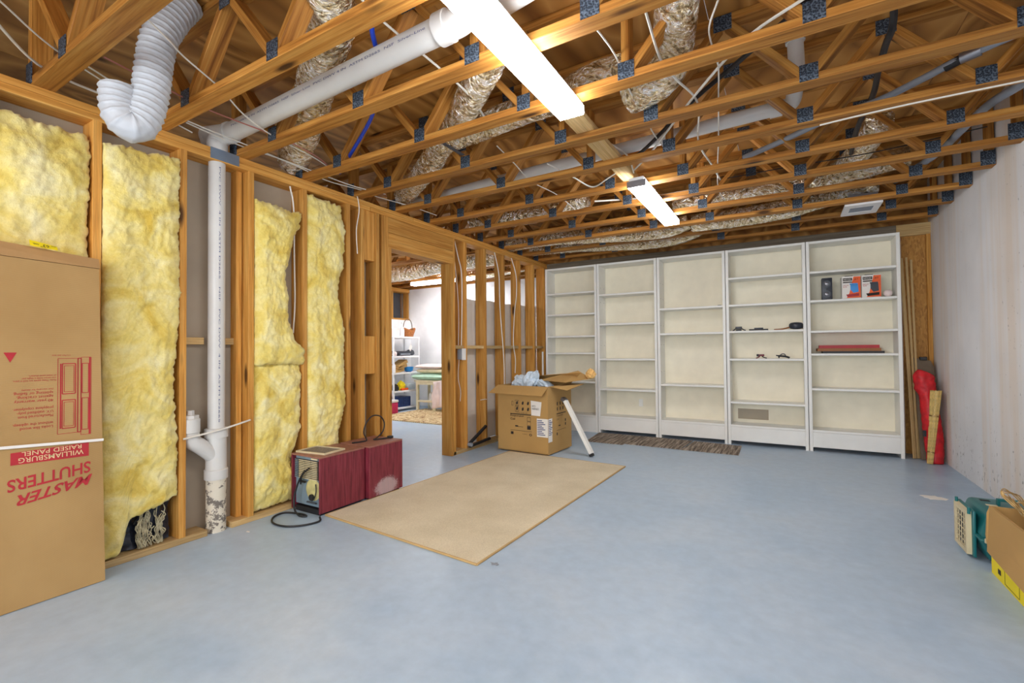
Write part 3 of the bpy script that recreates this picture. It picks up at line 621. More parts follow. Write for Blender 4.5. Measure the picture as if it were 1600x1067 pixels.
cable('second white cable paired beside the top plate over the drain stack', [(-3.04, 1.39, 2.512), (-3.07, 1.59, 2.512), (-3.07, 1.77, 2.508), (-3.05, 2.0, 2.51), (-3.03, 2.3, 2.50), (-3.0, 2.60, 2.49), (-2.95, 2.9, 2.5)])
cable('dusty reddish cable passing under the fat foil duct', [(-2.70, .89, 2.52), (-2.75, 1.21, 2.515), (-2.77, 1.40, 2.51), (-2.75, 1.78, 2.51), (-2.80, 2.1, 2.51), (-2.95, 2.4, 2.51)], .0042, 'redcable')
cable('white cable passing behind the ribbed hose and over the drain pipe', [(-2.42, .93, 2.64), (-2.48, 1.06, 2.62), (-2.52, 1.14, 2.60), (-2.58, 1.34, 2.56), (-2.64, 1.50, 2.505), (-2.75, 1.75, 2.503), (-2.83, 2.10, 2.51), (-2.9, 2.3, 2.51)])
cable('white cable crossing above the drain pipe near its bell end', [(-1.55, 1.30, 2.70), (-1.58, 1.47, 2.68), (-1.57, 1.64, 2.66), (-1.53, 1.89, 2.62), (-1.55, 2.19, 2.62), (-1.62, 2.5, 2.6)], .006)
cable('white cable weaving upright through the trusses right of the lights', [(-.21, 2.04, 2.56), (-.26, 2.17, 2.55), (-.27, 2.31, 2.56), (-.26, 2.48, 2.54), (-.30, 2.85, 2.56), (-.36, 3.38, 2.55), (-.42, 3.86, 2.56), (-.48, 4.42, 2.55), (-.46, 4.7, 2.52)])
cable('white cable slanting across the trusses beside the black tube', [(.10, 2.19, 2.55), (-.09, 2.31, 2.55), (-.23, 2.47, 2.55), (-.48, 2.84, 2.55), (-.79, 3.34, 2.55), (-.98, 3.55, 2.52)], .007)
cable('white cable drooping between trusses in front of the wide foil bag', [(-.48, 1.95, 2.56), (-.50, 2.32, 2.56), (-.46, 2.50, 2.54), (-.41, 2.85, 2.56), (-.48, 3.35, 2.54), (-.46, 3.88, 2.56), (-.44, 4.2, 2.55)], .006)
cable('thin white cable just right of the near tube light', [(-.71, 1.90, 2.58), (-.69, 2.20, 2.58), (-.71, 2.53, 2.56), (-.70, 2.72, 2.58), (-.73, 3.10, 2.58), (-.70, 3.5, 2.56)])
cable('white feed cable between the two ceiling tube lights', [(-1.00, 2.30, 2.52), (-1.06, 2.64, 2.53), (-1.07, 2.87, 2.56), (-1.00, 3.04, 2.54), (-.97, 3.36, 2.56), (-.98, 3.55, 2.50)], .006)
cable('white cable threaded left of the gap between the two lights', [(-1.72, 2.75, 2.58), (-1.75, 3.07, 2.56), (-1.80, 3.40, 2.55), (-1.77, 3.89, 2.56), (-1.79, 4.44, 2.54)])
cable('white cable looped on the chord left of the far tube light', [(-1.50, 3.10, 2.53), (-1.42, 3.42, 2.51), (-1.37, 3.70, 2.51), (-1.21, 3.61, 2.52), (-1.0, 3.45, 2.53)], .006)
cable('white cable bundle fanning out behind the far tube light', [(-1.5, 4.1, 2.52), (-1.1, 4.3, 2.54), (-.7, 4.35, 2.55), (-.45, 4.4, 2.55)], .008)
cable('thin cable stapled along the underside of a truss at right', [(.20, 3.27, 2.455), (.34, 3.25, 2.453), (.56, 3.24, 2.455), (.82, 3.24, 2.454), (1.10, 3.25, 2.455)], .005)
cable('thin dark wire strung through the trusses towards the right wall', [(-.4, 4.35, 2.60), (.1, 4.4, 2.62), (.6, 4.35, 2.60), (1.2, 4.3, 2.62)], .004, 'black')
cable('black tube slanting behind the trusses beside the white cable', [(.14, 2.26, 2.60), (-.14, 2.55, 2.59), (-.45, 2.89, 2.60), (-.80, 3.30, 2.58), (-1.0, 3.50, 2.58)], .013, 'black', 'water_tube')
cable('black hanging strap swaying through the trusses at right', [(.45, 2.66, 2.88), (.455, 2.71, 2.64), (.45, 2.87, 2.62), (.45, 3.08, 2.60), (.47, 3.41, 2.62), (.44, 3.81, 2.60), (.46, 4.35, 2.62)], .016, 'black', 'strap')
tag(tube('water_tube', [(-1.50, 1.42, 2.92), (-1.57, 1.47, 2.72), (-1.66, 1.55, 2.66), (-1.85, 1.8, 2.64), (-2.02, 1.92, 2.63), (-2.22, 2.07, 2.63), (-2.40, 2.16, 2.60), (-2.60, 2.24, 2.55), (-2.95, 2.42, 2.53)], .012, 'blue', None, 10, .02), 'bright blue water tube curving between trusses', 'tube')
t = thing('conduit', 'grey plastic drain hose with a steel clamp under the trusses at right', 'pipe', (.5, 3.3, 2.6))
tube('hose', [(1.05, 3.06, 2.63), (.80, 3.16, 2.60), (.66, 3.25, 2.58), (.48, 3.36, 2.56), (.28, 3.50, 2.58), (-.02, 3.74, 2.58), (-.24, 3.84, 2.56)], .019, 'grey', t, 14, .03)
cyl('clamp', (.86, 3.135, 2.606), (.79, 3.165, 2.6), .027, 'tin', t, 16); cyl('coupling', (.81, 3.157, 2.601), (.74, 3.20, 2.59), .023, 'black', t, 16)
tag(tube('conduit', [(1.22, 3.3, 2.57), (1.13, 3.55, 2.56), (1.06, 3.77, 2.565), (1.02, 4.14, 2.56), (.99, 4.49, 2.56), (.90, 4.91, 2.57), (.86, 5.2, 2.6)], .024, 'grey', None, 12, .04), 'grey pipe passing diagonally through the trusses near the right wall', 'pipe')
# cables on the studs
cable('white cable hanging in the bay above the sagging batt', [(-3.17, 2.15, 2.384), (-3.17, 2.18, 2.23), (-3.19, 2.20, 1.84), (-3.19, 2.205, 1.53), (-3.19, 2.19, 1.29)], .006)
cable('thin white cable dangling over the top plate right of the batts', [(-3.10, 2.72, 2.465), (-3.125, 2.755, 2.44), (-3.13, 2.77, 2.35), (-3.13, 2.74, 2.18), (-3.13, 2.75, 1.98)])
cable('white cable running down to the grey switch box', [(-3.20, 4.20, 2.384), (-3.20, 4.26, 2.22), (-3.17, 4.285, 2.03), (-3.17, 4.29, 1.65), (-3.18, 4.285, 1.17)], .006)
cable('second white cable running down to the grey switch box', [(-3.22, 4.18, 2.384), (-3.22, 4.26, 1.94), (-3.21, 4.28, 1.57), (-3.21, 4.27, 1.17)])
cable('white cable tail hanging below the grey switch box', [(-3.20, 4.27, 1.05), (-3.20, 4.25, .84), (-3.19, 4.28, .69), (-3.20, 4.285, .57)])
cable('white cable down the stud left of the coil carton', [(-3.15, 4.96, 2.384), (-3.15, 5.06, 2.11), (-3.15, 5.08, 1.70), (-3.13, 5.13, 1.04), (-3.13, 5.14, .70)], .006)
cable('white cable bowed down the stud behind the coil carton', [(-3.15, 5.38, 2.384), (-3.15, 5.50, 2.17), (-3.15, 5.51, 1.91), (-3.15, 5.45, 1.64), (-3.13, 5.38, 1.25), (-3.13, 5.43, 1.03), (-3.13, 5.42, .84)], .006)
cable('short white wire tied low across the first open bay past the doorway', [(-3.13, 4.72, .555), (-3.12, 4.66, .56), (-3.12, 4.58, .56)], .005)
cable('white strap pulled across the wye fitting to the next stud', [(-3.12, 1.42, .63), (-3.115, 1.55, .645), (-3.11, 1.68, .665), (-3.13, 1.83, .69)], .006)
t = thing('switch_box', 'grey electrical box with a white plate on the stud past the doorway', 'electrical box', (-3.2, 4.28, 1.1))
box('back_box', -3.20, -3.135, 4.235, 4.30, 1.045, 1.165, 'grey', t, .003, 1); box('cover_plate', -3.134, -3.128, 4.232, 4.305, 1.04, 1.17, 'white', t, .002, 1)
# grey sheet on the back of the far studs
V = []; F = []; ny, nz = 60, 40
for j in range(nz+1):
    for i in range(ny+1):
        y = 4.16+(6.36-4.16)*i/ny; top = 1.765+.035*(i/ny)+.008*sin(y*9); z = .035+(top-.035)*j/nz
        V.append((XB-.014+.010*fbm((y, 0, z), 3, 3)+.006*sin(y*40)*(j/nz), y, z))
for j in range(nz):
    for i in range(ny): F.append((j*(ny+1)+i, j*(ny+1)+i+1, (j+1)*(ny+1)+i+1, (j+1)*(ny+1)+i))
o = tag(mesh('draped_sheet', V, F, 'poly', smooth=True), 'pale grey sheet stretched behind the open studs past the doorway', 'sheet')
# black bracket on the bottom plate
t = thing('folding_bracket', 'black folding bracket lying on the bottom plate past the doorway', 'bracket', (-3.13, 4.4, .04))
beam('arm', (-3.125, 4.36, .052), (-3.10, 4.74, .085), .03, .028, 'black', t); beam('arm', (-3.125, 4.355, .085), (-3.10, 4.66, .245), .03, .028, 'black', t); cyl('hinge', (-3.15, 4.355, .075), (-3.09, 4.355, .075), .022, 'grey', t, 14)

# ================================================================== BOOKCASES
ED = [-3.03, -2.237, -1.421, -.608, .217, 1.044]
SH = [[1.965, 1.66, 1.345, 1.105, .70, .235], [1.905, 1.50, 1.02, .61, .235], [1.668, 1.347, .695, .235], [1.993, 1.67, 1.353, 1.022, .51, .235], [1.992, 1.672, 1.333, 1.08, .695, .235]]
NAMES = ['white bookcase against the stud wall, partly behind the coil carton', 'white bookcase with five open compartments, second from the stud wall', 'white bookcase with four tall compartments in the middle of the row',
         'white bookcase holding small black gadgets on two shelves', 'white bookcase holding the speaker and the two boxed tools']
for i in range(5):
    a, b_ = ED[i]+.003, ED[i+1]-.003; T = .032; t = thing('bookcase', NAMES[i], 'bookcase', ((a+b_)/2, YB+.14, 0), 'white bookcases along the back wall')
    D = YB+.285
    lum('side_panel', a, a+T, YB, D, 0, 2.327, 'shelf', t); lum('side_panel', b_-T, b_, YB, D, 0, 2.327, 'shelf', t)
    lum('top_panel', a+T+.0005, b_-T-.0005, YB, D, 2.30, 2.327, 'shelf', t)
    if i == 3:
        multi('back_panel', [(a+T, b_-T, D-.012, D-.006, .40, 2.299), (a+T, b_-T, D-.012, D-.006, .1, .275), (a+T, a+.09, D-.012, D-.006, .275, .40), (a+.42, b_-T, D-.012, D-.006, .275, .40)], 'shelfback', t)
        box('vent_panel', a+.092, a+.418, D-.010, D-.006, .277, .398, 'drywall', t)
    else: box('back_panel', a+T, b_-T, D-.012, D-.006, .1, 2.299, 'shelfback', t)
    for z in SH[i]: lum('shelf', a+T+.001, b_-T-.001, YB+.006, D-.013, z-.024, z, 'shelf', t)
    lum('base_board', a+T+.0005, b_-T-.0005, YB+.001, YB+.022, .045, .210, 'shelf', t)
    if i == 0: lum('base_strip', a+T+.0005, b_-T-.0005, YB+.003, YB+.02, .0, .044, 'shelf', t)
    if i == 1: box('socket_plate', a+.49, a+.545, D-.016, D-.0125, .36, .46, 'shelf', t, .002, 1)
    for z in (2.0, 1.8, 1.45, 1.2, .85):
        for yy in (.06, .20):
            if i in (1, 2): cyl('peg_hole', (a+T, YB+yy, z), (a+T+.0015, YB+yy, z), .004, 'darkgrey', t, 8)

def on(z): return z
# speaker
t = thing('speaker', 'small black speaker on the shelf left of the boxed tools', 'speaker', (.41, 6.27, 1.672))
box('cabinet', .365, .462, 6.20, 6.30, 1.673, 1.915, 'printer', t, .006, 2)
for z in (1.735, 1.85):
    cyl('driver', (.413, 6.2, z), (.413, 6.196, z), .036, 'darkgrey', t, 24); cyl('dome', (.413, 6.196, z), (.413, 6.190, z), .02, 'tin', t, 20, .008)
cyl('port', (.413, 6.2, 1.79), (.413, 6.197, 1.79), .01, 'black', t, 12)
# boxed tools
for j, (x0, x1, accent, lab) in enumerate(((.548, .715, 'azure', 'orange and white tool box with a blue device printed, beside the speaker'), (.722, .888, 'printer', 'orange and white tool box with a dark device printed, next to the pink ball'))):
    t = thing('tool_box', lab, 'box', ((x0+x1)/2, 6.25, 1.672), 'boxed tools on the shelf')
    box('carton', x0, x1, 6.20, 6.33, 1.6725, 1.915, 'label', t, .002, 1); yf = 6.1985; z0 = 1.675; w_ = x1-x0; h_ = .238
    P = lambda u, v: (x0+w_*u, yf, z0+h_*v)
    quadprint('orange_panel', [[P(.62, .98), P(.99, .98), P(.99, .02), P(.25, .02), P(.40, .25)]], 'orange', t)
    quadprint('brand_bar', [[P(.06, .93), P(.55, .93), P(.55, .80), P(.06, .80)], [P(.06, .76), P(.55, .76), P(.55, .71), P(.06, .71)]], 'ink', t, (0, -.0005, 0))
    text('brand_lettering', 'RIDGID', P(.1, .83), (w_*.4, 0, 0), (0, 0, h_*.07), 'label', t, .0012)
    text('jet_lettering', 'JET', P(.66, .80), (w_*.22, 0, 0), (0, 0, h_*.09), 'ink', t, .0008)
    text('small_lettering', 'VACUUM\nFILTER', P(.06, .50), (w_*.3, 0, 0), (0, 0, h_*.12), 'redink', t, .0008)
    quadprint('printed_device', [[P(.45, .62), P(.85, .62), P(.88, .28), P(.60, .24), P(.45, .40)], [P(.42, .68), P(.84, .68), P(.84, .61), P(.42, .61)]], accent, t, (0, -.0006, 0))
    quadprint('printed_base', [[P(.22, .18), P(.9, .22), P(.9, .10), P(.3, .06)]], 'ink' if j else 'maroon', t, (0, -.0009, 0))
    box('flap', x0+.03, x0+.10, 6.22, 6.26, 1.9155, 1.923, 'ink', t)
# pale ball
bm = bmesh.new(); bmesh.ops.create_uvsphere(bm, u_segments=24, v_segments=14, radius=.038); me = bpy.data.meshes.new('ball'); bm.to_mesh(me); bm.free(); me.materials.append(MT['blush']); me.polygons.foreach_set('use_smooth', [True]*len(me.polygons))
o = bpy.data.objects.new('ball', me); o.location = (.945, 6.22, 1.7105); link(o); tag(o, 'pale pink ball at the right end of the speaker shelf', 'ball')
# picture frames stack
def flatframe(name, label, x0, x1, y0, y1, z0, h, mat, inner, rot=0):
    t = thing(name, label, 'frame', ((x0+x1)/2, (y0+y1)/2, z0), 'frames stacked flat on the shelf', rot)
    a, b_ = (x1-x0)/2, (y1-y0)/2; w_ = .03
    for q in (((-a, a, -b_, -b_+w_)), ((-a, a, b_-w_, b_)), ((-a, -a+w_, -b_+w_, b_-w_)), ((a-w_, a, -b_+w_, b_-w_))):
        V, F = boxg(q[0], q[1], q[2], q[3], 0, h); mesh('frame_rail', V, F, mat, t, local=True)
    V, F = boxg(-a+w_, a-w_, -b_+w_, b_-w_, h*.3, h*.6); mesh('panel', V, F, inner, t, local=True)
flatframe('picture_frame', 'dark frame at the bottom of the stack on the shelf', .36, .90, 6.17, 6.39, 1.0805, .024, 'black', 'darkgrey')
flatframe('picture_frame', 'ochre frame in the middle of the stack on the shelf', .31, .87, 6.165, 6.39, 1.105, .030, 'ochre', 'brown', .02)
flatframe('picture_frame', 'bright red frame on top of the stack on the shelf', .33, .86, 6.17, 6.385, 1.1355, .034, 'maroon', 'red', -.02)
# gadgets on bookcase 4
def gadget(name, label, cx, z, parts, cat='gadget'):
    t = thing(name, label, cat, (cx, 6.22, z))
    for kind, a, m, nm_ in parts:
        if kind == 'b': box(nm_, cx+a[0], cx+a[1], 6.20+a[2], 6.20+a[3], z+a[4], z+a[5], m, t, min(.004, (a[5]-a[4])*.3), 2)
        else: tube(nm_, [(cx+p[0], 6.20+p[1], z+p[2]) for p in a[0]], a[1], m, t, 8, .01)
z = 1.3535
gadget('clip_mount', 'small black clip with splayed feet, left end of the upper gadget shelf', -.475, z, [('b', (-.035, .035, -.01, .04, .025, .05), 'printer', 'body'), ('t', ([(-.03, 0, .03), (-.05, 0, .012), (-.065, 0, .005)], .006), 'black', 'foot'), ('t', ([(.03, 0, .03), (.055, 0, .012), (.075, 0, .005)], .006), 'black', 'foot'), ('b', (-.03, .03, .0, .03, .0, .022), 'black', 'base')])
gadget('folded_stand', 'flat black folded stand in the middle of the upper gadget shelf', -.265, z, [('b', (-.10, .10, -.01, .04, 0, .017), 'black', 'base'), ('b', (-.045, .05, -.005, .035, .0175, .032), 'darkgrey', 'hump')])
gadget('wrist_device', 'navy round device with a brown strap, right end of the upper gadget shelf', .095, z, [('t', ([(-.20, 0, .004), (-.12, 0, .008), (-.06, .0, .022), (-.03, 0, .03)], .008), 'ochre', 'strap')])
lathe('housing', [(.03, 0), (.062, .008), (.072, .03), (.07, .055), (.055, .072), (.02, .078)], 'printer', bpy.data.objects['wrist_device'], (.115, 6.21, z+.004), 24)
z = 1.0225
gadget('toy_clip', 'small maroon folding clip on the lower gadget shelf', -.245, z, [('b', (-.04, .035, -.01, .03, .028, .05), 'burg', 'body'), ('b', (-.045, -.022, -.012, .032, .024, .052), 'black', 'jaw'), ('t', ([(-.01, .01, .028), (-.03, .01, .012), (-.05, .01, .004)], .006), 'burg', 'foot'), ('t', ([(.01, .01, .028), (.03, .01, .014), (.06, .01, .005)], .006), 'black', 'foot')])
gadget('toy_glider', 'small black arched gadget on the lower gadget shelf', -.02, z, [('t', ([(-.07, .01, .035), (-.045, .01, .03), (-.04, .01, .005)], .007), 'black', 'leg'), ('t', ([(-.05, .01, .03), (-.01, .01, .028), (.03, .01, .022), (.065, .01, .008)], .011), 'black', 'body'), ('t', ([(-.03, .01, .035), (-.01, .01, .052), (.015, .01, .05), (.025, .01, .032)], .006), 'darkgrey', 'handle')])
o = box('latch', -.70, -.66, 6.16, 6.19, 1.6685, 1.674, 'black', None, .002, 1); tag(o, 'tiny black latch lying on the top shelf of the middle bookcase', 'latch')
tag(beam('leaning_strip', (-3.055, 6.10, 0.004), (-3.055, 6.10, 1.12), .02, .02, 'shelf'), 'thin white strip upright at the left edge of the bookcases', 'strip')

# ================================================================== CORNER THINGS
for i, (xa, xb, yy, zt, lab) in enumerate(((1.115, 1.062, 6.20, 2.08, 'long raw moulding closest to the bookcase side'), (1.145, 1.108, 6.22, 2.085, 'long pale moulding leaning beside the last bookcase, middle of three'), (1.165, 1.150, 6.24, 2.06, 'long raw moulding leaning furthest from the bookcase, above the red bag'))):
    tag(beam('moulding', (xa+.01, yy-.0, .004), (xb+.01, yy+.1, zt), .032 if i == 0 else .020, .012, 'mould'), lab, 'moulding', 'mouldings leaning in the corner')
t = thing('carry_board', 'grey-brown board with a black clip standing behind the red bag', 'board', (1.24, 6.2, 0))
V = [(1.17, 6.17, .002), (1.31, 6.17, .002), (1.315, 6.30, .93), (1.29, 6.30, 1.0), (1.15, 6.30, 1.035)]; V2 = [(a, b_+.018, c) for a, b_, c in V]
mesh('board', V+V2, [(4, 3, 2, 1, 0), (5, 6, 7, 8, 9)]+[(i, (i+1) % 5, 5+(i+1) % 5, 5+i) for i in range(5)], 'brown', t); box('clip', 1.20, 1.26, 6.28, 6.32, 1.005, 1.04, 'black', t, .004, 1)
# red umbrella bag
def blob_tube(name, pts, rf, mat, parent, seg=28, step=.012, seed=0, amp=.10, squash=1):
    path = spline(pts, step); V, F = tubeg(path, lambda s, a: rf(s)*(1+amp*fbm((cos(a)+seed, sin(a), s*7), 2.2, 4)), seg, True, squash)
    return mesh(name, V, F, mat, parent, smooth=True)
t = thing('folded_chair_bag', 'red nylon bag of a folded camp chair standing in the corner', 'bag', (1.24, 6.08, 0))
blob_tube('bag', [(1.255, 6.06, .0), (1.25, 6.07, .2), (1.235, 6.09, .45), (1.21, 6.12, .70)], lambda s: .062+.012*sin(s*5), 'red', t, seed=2)
blob_tube('folded_top', [(1.225, 6.10, .64), (1.21, 6.11, .72), (1.195, 6.11, .80), (1.20, 6.115, .86), (1.21, 6.12, .885)], lambda s: .060+.020*sin(min(1, s/.14)*pi/2)-.012*max(0, (s-.2)/.05), 'red', t, seed=6, amp=.22, squash=.7)
box('strap_tab', 1.16, 1.185, 6.02, 6.03, .26, .32, 'black', t)
t = thing('bamboo_bundle', 'tapered bundle of split bamboo leaning on the red bag', 'bamboo', (1.2, 5.99, 0))
cyl('bundle', (1.20, 5.985, .004), (1.268, 6.03, .71), .019, 'bamboo', t, 12, .040)
for k in range(9):
    a = 2*pi*k/9; beam('cane', (1.20+.017*cos(a), 5.985+.017*sin(a), .006), (1.268+.038*cos(a), 6.03+.038*sin(a), .715), .012, .010, 'bamboo', t)
cyl('tie', (1.209, 5.99, .11), (1.211, 5.992, .125), .028, 'gold', t, 16); cyl('tie', (1.244, 6.015, .46), (1.2455, 6.016, .475), .038, 'gold', t, 16)

# ================================================================== CARPET MATS
t = thing('area_carpet', 'beige carpet remnant with bound edges on the blue-grey floor', 'carpet', (-2.1, 3.3, 0))
cn = [(-2.79, 2.165), (-1.435, 2.058), (-1.36, 4.475), (-2.70, 4.53)]
V = []; F = []; n = 40
for j in range(n+1):
    for i in range(n+1):
        u, v_ = i/n, j/n; x = (cn[0][0]*(1-u)+cn[1][0]*u)*(1-v_)+(cn[3][0]*(1-u)+cn[2][0]*u)*v_; y = (cn[0][1]*(1-u)+cn[1][1]*u)*(1-v_)+(cn[3][1]*(1-u)+cn[2][1]*u)*v_
        V.append((x, y, .010+.0015*fbm((x, y, 0), 4, 3)))
for j in range(n):
    for i in range(n): F.append((j*(n+1)+i, j*(n+1)+i+1, (j+1)*(n+1)+i+1, (j+1)*(n+1)+i))
ring = list(range(n+1))+[j*(n+1)+n for j in range(1, n+1)]+[n*(n+1)+i for i in range(n-1, -1, -1)]+[j*(n+1) for j in range(n-1, 0, -1)]; base = len(V)
for r in ring: V.append((V[r][0], V[r][1], .001))
for k in range(len(ring)): k2 = (k+1) % len(ring); F.append((ring[k2], ring[k], base+k, base+k2))
mesh('pile', V, F, 'carpet', t, loc=(0, 0, 0))
for (a, b_) in zip(cn, cn[1:]+cn[:1]): beam('binding', (a[0], a[1], .006), (b_[0], b_[1], .006), .012, .011, 'binding', t)
for i, (c4, lab) in enumerate((([(-2.16, 5.49), (-1.70, 5.49), (-1.62, 6.13), (-2.22, 6.14)], 'striped grey-brown carpet tile nearest the coil carton'), ([(-1.68, 5.555), (-1.05, 5.535), (-1.0, 6.12), (-1.61, 6.135)], 'striped grey-brown carpet tile in the middle of three'), ([(-1.04, 5.525), (-.445, 5.525), (-.455, 6.05), (-.98, 6.10)], 'striped grey-brown carpet tile furthest from the coil carton'))):
    V = [(x, y, .001) for x, y in c4]+[(x, y, .008) for x, y in c4]
    tag(mesh('carpet_tile', V, [(3, 2, 1, 0), (4, 5, 6, 7)]+[(k, (k+1) % 4, 4+(k+1) % 4, 4+k) for k in range(4)], 'matstripe'), lab, 'mat', 'striped tiles before the bookcases')
def chip(name, label, cx, cy, r, mat, seed, flat=.6):
    V = [(cx, cy, .002)]; m_ = 18
    for k in range(m_):
        a = 2*pi*k/m_; q = r*(.65+.6*abs(fbm((cos(a)*2+seed, sin(a)*2, 0), 1.5, 3))); q *= (1.25 if k % 4 == 0 else .8 if k % 3 == 0 else 1); V.append((cx+cos(a)*q, cy+sin(a)*q*flat, .0015+.002*random.random()))
    V += [(v[0], v[1], 0.0004) for v in V[1:]]
    F = [(0, 1+k, 1+(k+1) % m_) for k in range(m_)]+[(1+(k+1) % m_, 1+k, m_+1+k, m_+1+(k+1) % m_) for k in range(m_)]
    return tag(mesh(name, V, F, mat), label, 'scrap')
chip('paper_scrap', 'torn white and tan paper scrap alone on the floor at right', .96, 4.67, .085, 'label', 3, .9)
chip('paint_flake', 'small white flake on the floor by the bottom plate', -2.98, 1.73, .016, 'label', 5)
chip('tape_scrap', 'small torn scrap on the floor at the carpet corner', -1.36, 2.12, .03, 'grey', 8)

# ================================================================== SHUTTER CARTON
t = thing('shutter_carton', 'tall flat cardboard shutter carton standing upside down against the studs', 'carton', (-3.05, .6, 0))
xf = -2.992; y0, y1 = .16, 1.0
V = [(-3.125, y0, .003), (xf+.008, y0, .003), (-3.125, y1+.004, .003), (xf+.008, y1+.006, .003), (-3.13, y0, 1.60), (xf, y0, 1.60), (-3.13, y1-.026, 1.575), (xf, y1-.026, 1.575)]
mesh('carton_body', V, [(0, 1, 3, 2)[::-1], (4, 5, 7, 6), (0, 4, 5, 1)[::-1], (2, 3, 7, 6)[::-1], (0, 2, 6, 4)[::-1], (1, 5, 7, 3)[::-1]], 'cardc', t)
V = [(-3.13, y0, 1.602), (xf+.003, y0, 1.602), (-3.13, y1-.022, 1.577), (xf+.003, y1-.022, 1.577), (-3.11, y0, 1.69), (xf-.022, y0, 1.69), (-3.11, y1-.02, 1.628), (xf-.022, y1-.02, 1.628)]
mesh('top_flap', V, [(0, 1, 3, 2)[::-1], (4, 5, 7, 6), (0, 4, 5, 1)[::-1], (2, 3, 7, 6)[::-1], (0, 2, 6, 4)[::-1], (1, 5, 7, 3)[::-1]], 'cardedge', t)
X0 = xf+.0055
def PX(y, z): return (X0+.0+(.003 if z < .9 else 0), y, z)
def utext(name, s, ya, yb, zt, zb, mat, slant=0, bold=0, sh=0):
    # upside-down: reads from ya (right, large y) to yb (small y); zt is the top of the print in space = base of the letters
    return text(name, s, (X0+.0035, ya, zt), (0, yb-ya, slant), (0, sh, zb-zt), mat, t, .0, bold=bold)
utext('shutters_lettering', 'SHUTTERS', .945, .657, .616, .560, 'redink', -.030, .018)
utext('master_lettering', 'MASTER', .952, .690, .552, .500, 'redink', -.040, .022, sh=-.018)
quadprint('red_banner', [[(X0+.003, .667, .662), (X0+.003, .938, .675), (X0+.003, .938, .722), (X0+.003, .667, .708)]][:0] or [[(X0+.003, .667, .650), (X0+.003, .938, .642), (X0+.003, .938, .708), (X0+.003, .667, .705)]], 'redink', t)
utext('williamsburg_lettering', 'WILLIAMSBURG', .918, .692, .678, .655, 'cream_ink', -.0, .004).location.x += .0008
utext('raised_panel_lettering', 'RAISED PANEL', .910, .702, .704, .684, 'cream_ink', 0, .004).location.x += .0008
z = .800
for s in ('Looks like wood\nwithout the upkeep.', 'Manufactured from\nU.V. stabilized poly-\npropylene copolymer.', '40 year warranty\nagainst cracking,\nsplitting or fading.'):
    k = s.count('\n')+1; utext('red_lettering', s, .807, .672, z+.0175*k, z, 'redink'); z += .0175*k+.018
utext('small_lettering', '(See warranty for details)', .807, .70, z-.006, z-.015, 'redink'); utext('small_lettering', 'Note: These panels are sold in pairs,\none carton holds a single pair\nof raised panel shutters.', .816, .672, 1.052, 1.020, 'redink')
utext('small_lettering', '(1) Pair per box', .866, .80, 1.145, 1.136, 'redink')
quadprint('triangle_mark', [[(X0+.003, .642, 1.155), (X0+.003, .684, 1.155), (X0+.003, .663, 1.110)]], 'redink', t)
# line drawing of a shutter
def ln(ya, za, yb, zb_, w_=.0022):
    d = Vector((0, yb-ya, zb_-za)); n_ = Vector((0, -d.z, d.y)).normalized()*w_/2; A = Vector((X0+.003, ya, za)); B = Vector((X0+.003, yb, zb_)); return [A-n_, B-n_, B+n_, A+n_]
Q = []
def rect(ya, yb, za, zb_, w_=.002): 
    Q.extend([ln(ya, za, yb, za, w_), ln(ya, zb_, yb, zb_, w_), ln(ya, za, ya, zb_, w_), ln(yb, za, yb, zb_, w_)])
rect(.822, .895, .765, 1.125); rect(.895, .907, .765, 1.125, .004); rect(.838, .886, .79, .925, .004); rect(.845, .880, .80, .915); rect(.838, .886, .955, 1.10, .004); rect(.845, .880, .965, 1.09)
rect(.907, .945, .75, 1.13); rect(.911, .935, .775, .93, .003); rect(.911, .935, .955, 1.10, .003); Q.append(ln(.940, .75, .940, 1.13, .006)); Q.append(ln(.832, .79, .832, 1.10, .005))
quadprint('shutter_drawing', Q, 'redink', t)
quadprint('yellow_label', [[(xf+.001, .722, 1.648), (xf+.001, .818, 1.640), (xf-.013, .818, 1.672-.012), (xf-.013, .722, 1.682-.006)]], 'yellow', t, (.004, 0, 0))
text('label_lettering', '63"', (xf-.002, .788, 1.666-.006), (0, -.030, .001), (.008, 0, -.014), 'ink', t, .0)
text('label_lettering', '14 IN.', (xf-.002, .812, 1.660), (0, -.018, .001), (.004, 0, -.007), 'ink', t, .0)
text('label_lettering', 'PANEL', (xf-.001, .752, 1.662), (0, -.02, .001), (.004, 0, -.007), 'ink', t, .0)
beam('plastic_band', (X0+.006, .16, .765-.0), (X0+.006, .994, .712), .002, .013, 'label', t)['label'] = 'white plastic strapping band'

for c_ in t.children:
    if c_.name.split('.')[0] in ('shutters_lettering', 'master_lettering', 'red_banner', 'williamsburg_lettering', 'raised_panel_lettering', 'red_lettering', 'small_lettering', 'triangle_mark', 'shutter_drawing'):
        e_ = .0018 if c_.name.startswith(('william', 'raised')) else .0014 if c_.name.startswith('master') else .001
        for v in c_.data.vertices:
            zz = v.co.z+c_.location.z; v.co.x = xf+.008-.0051*zz+e_-c_.location.x
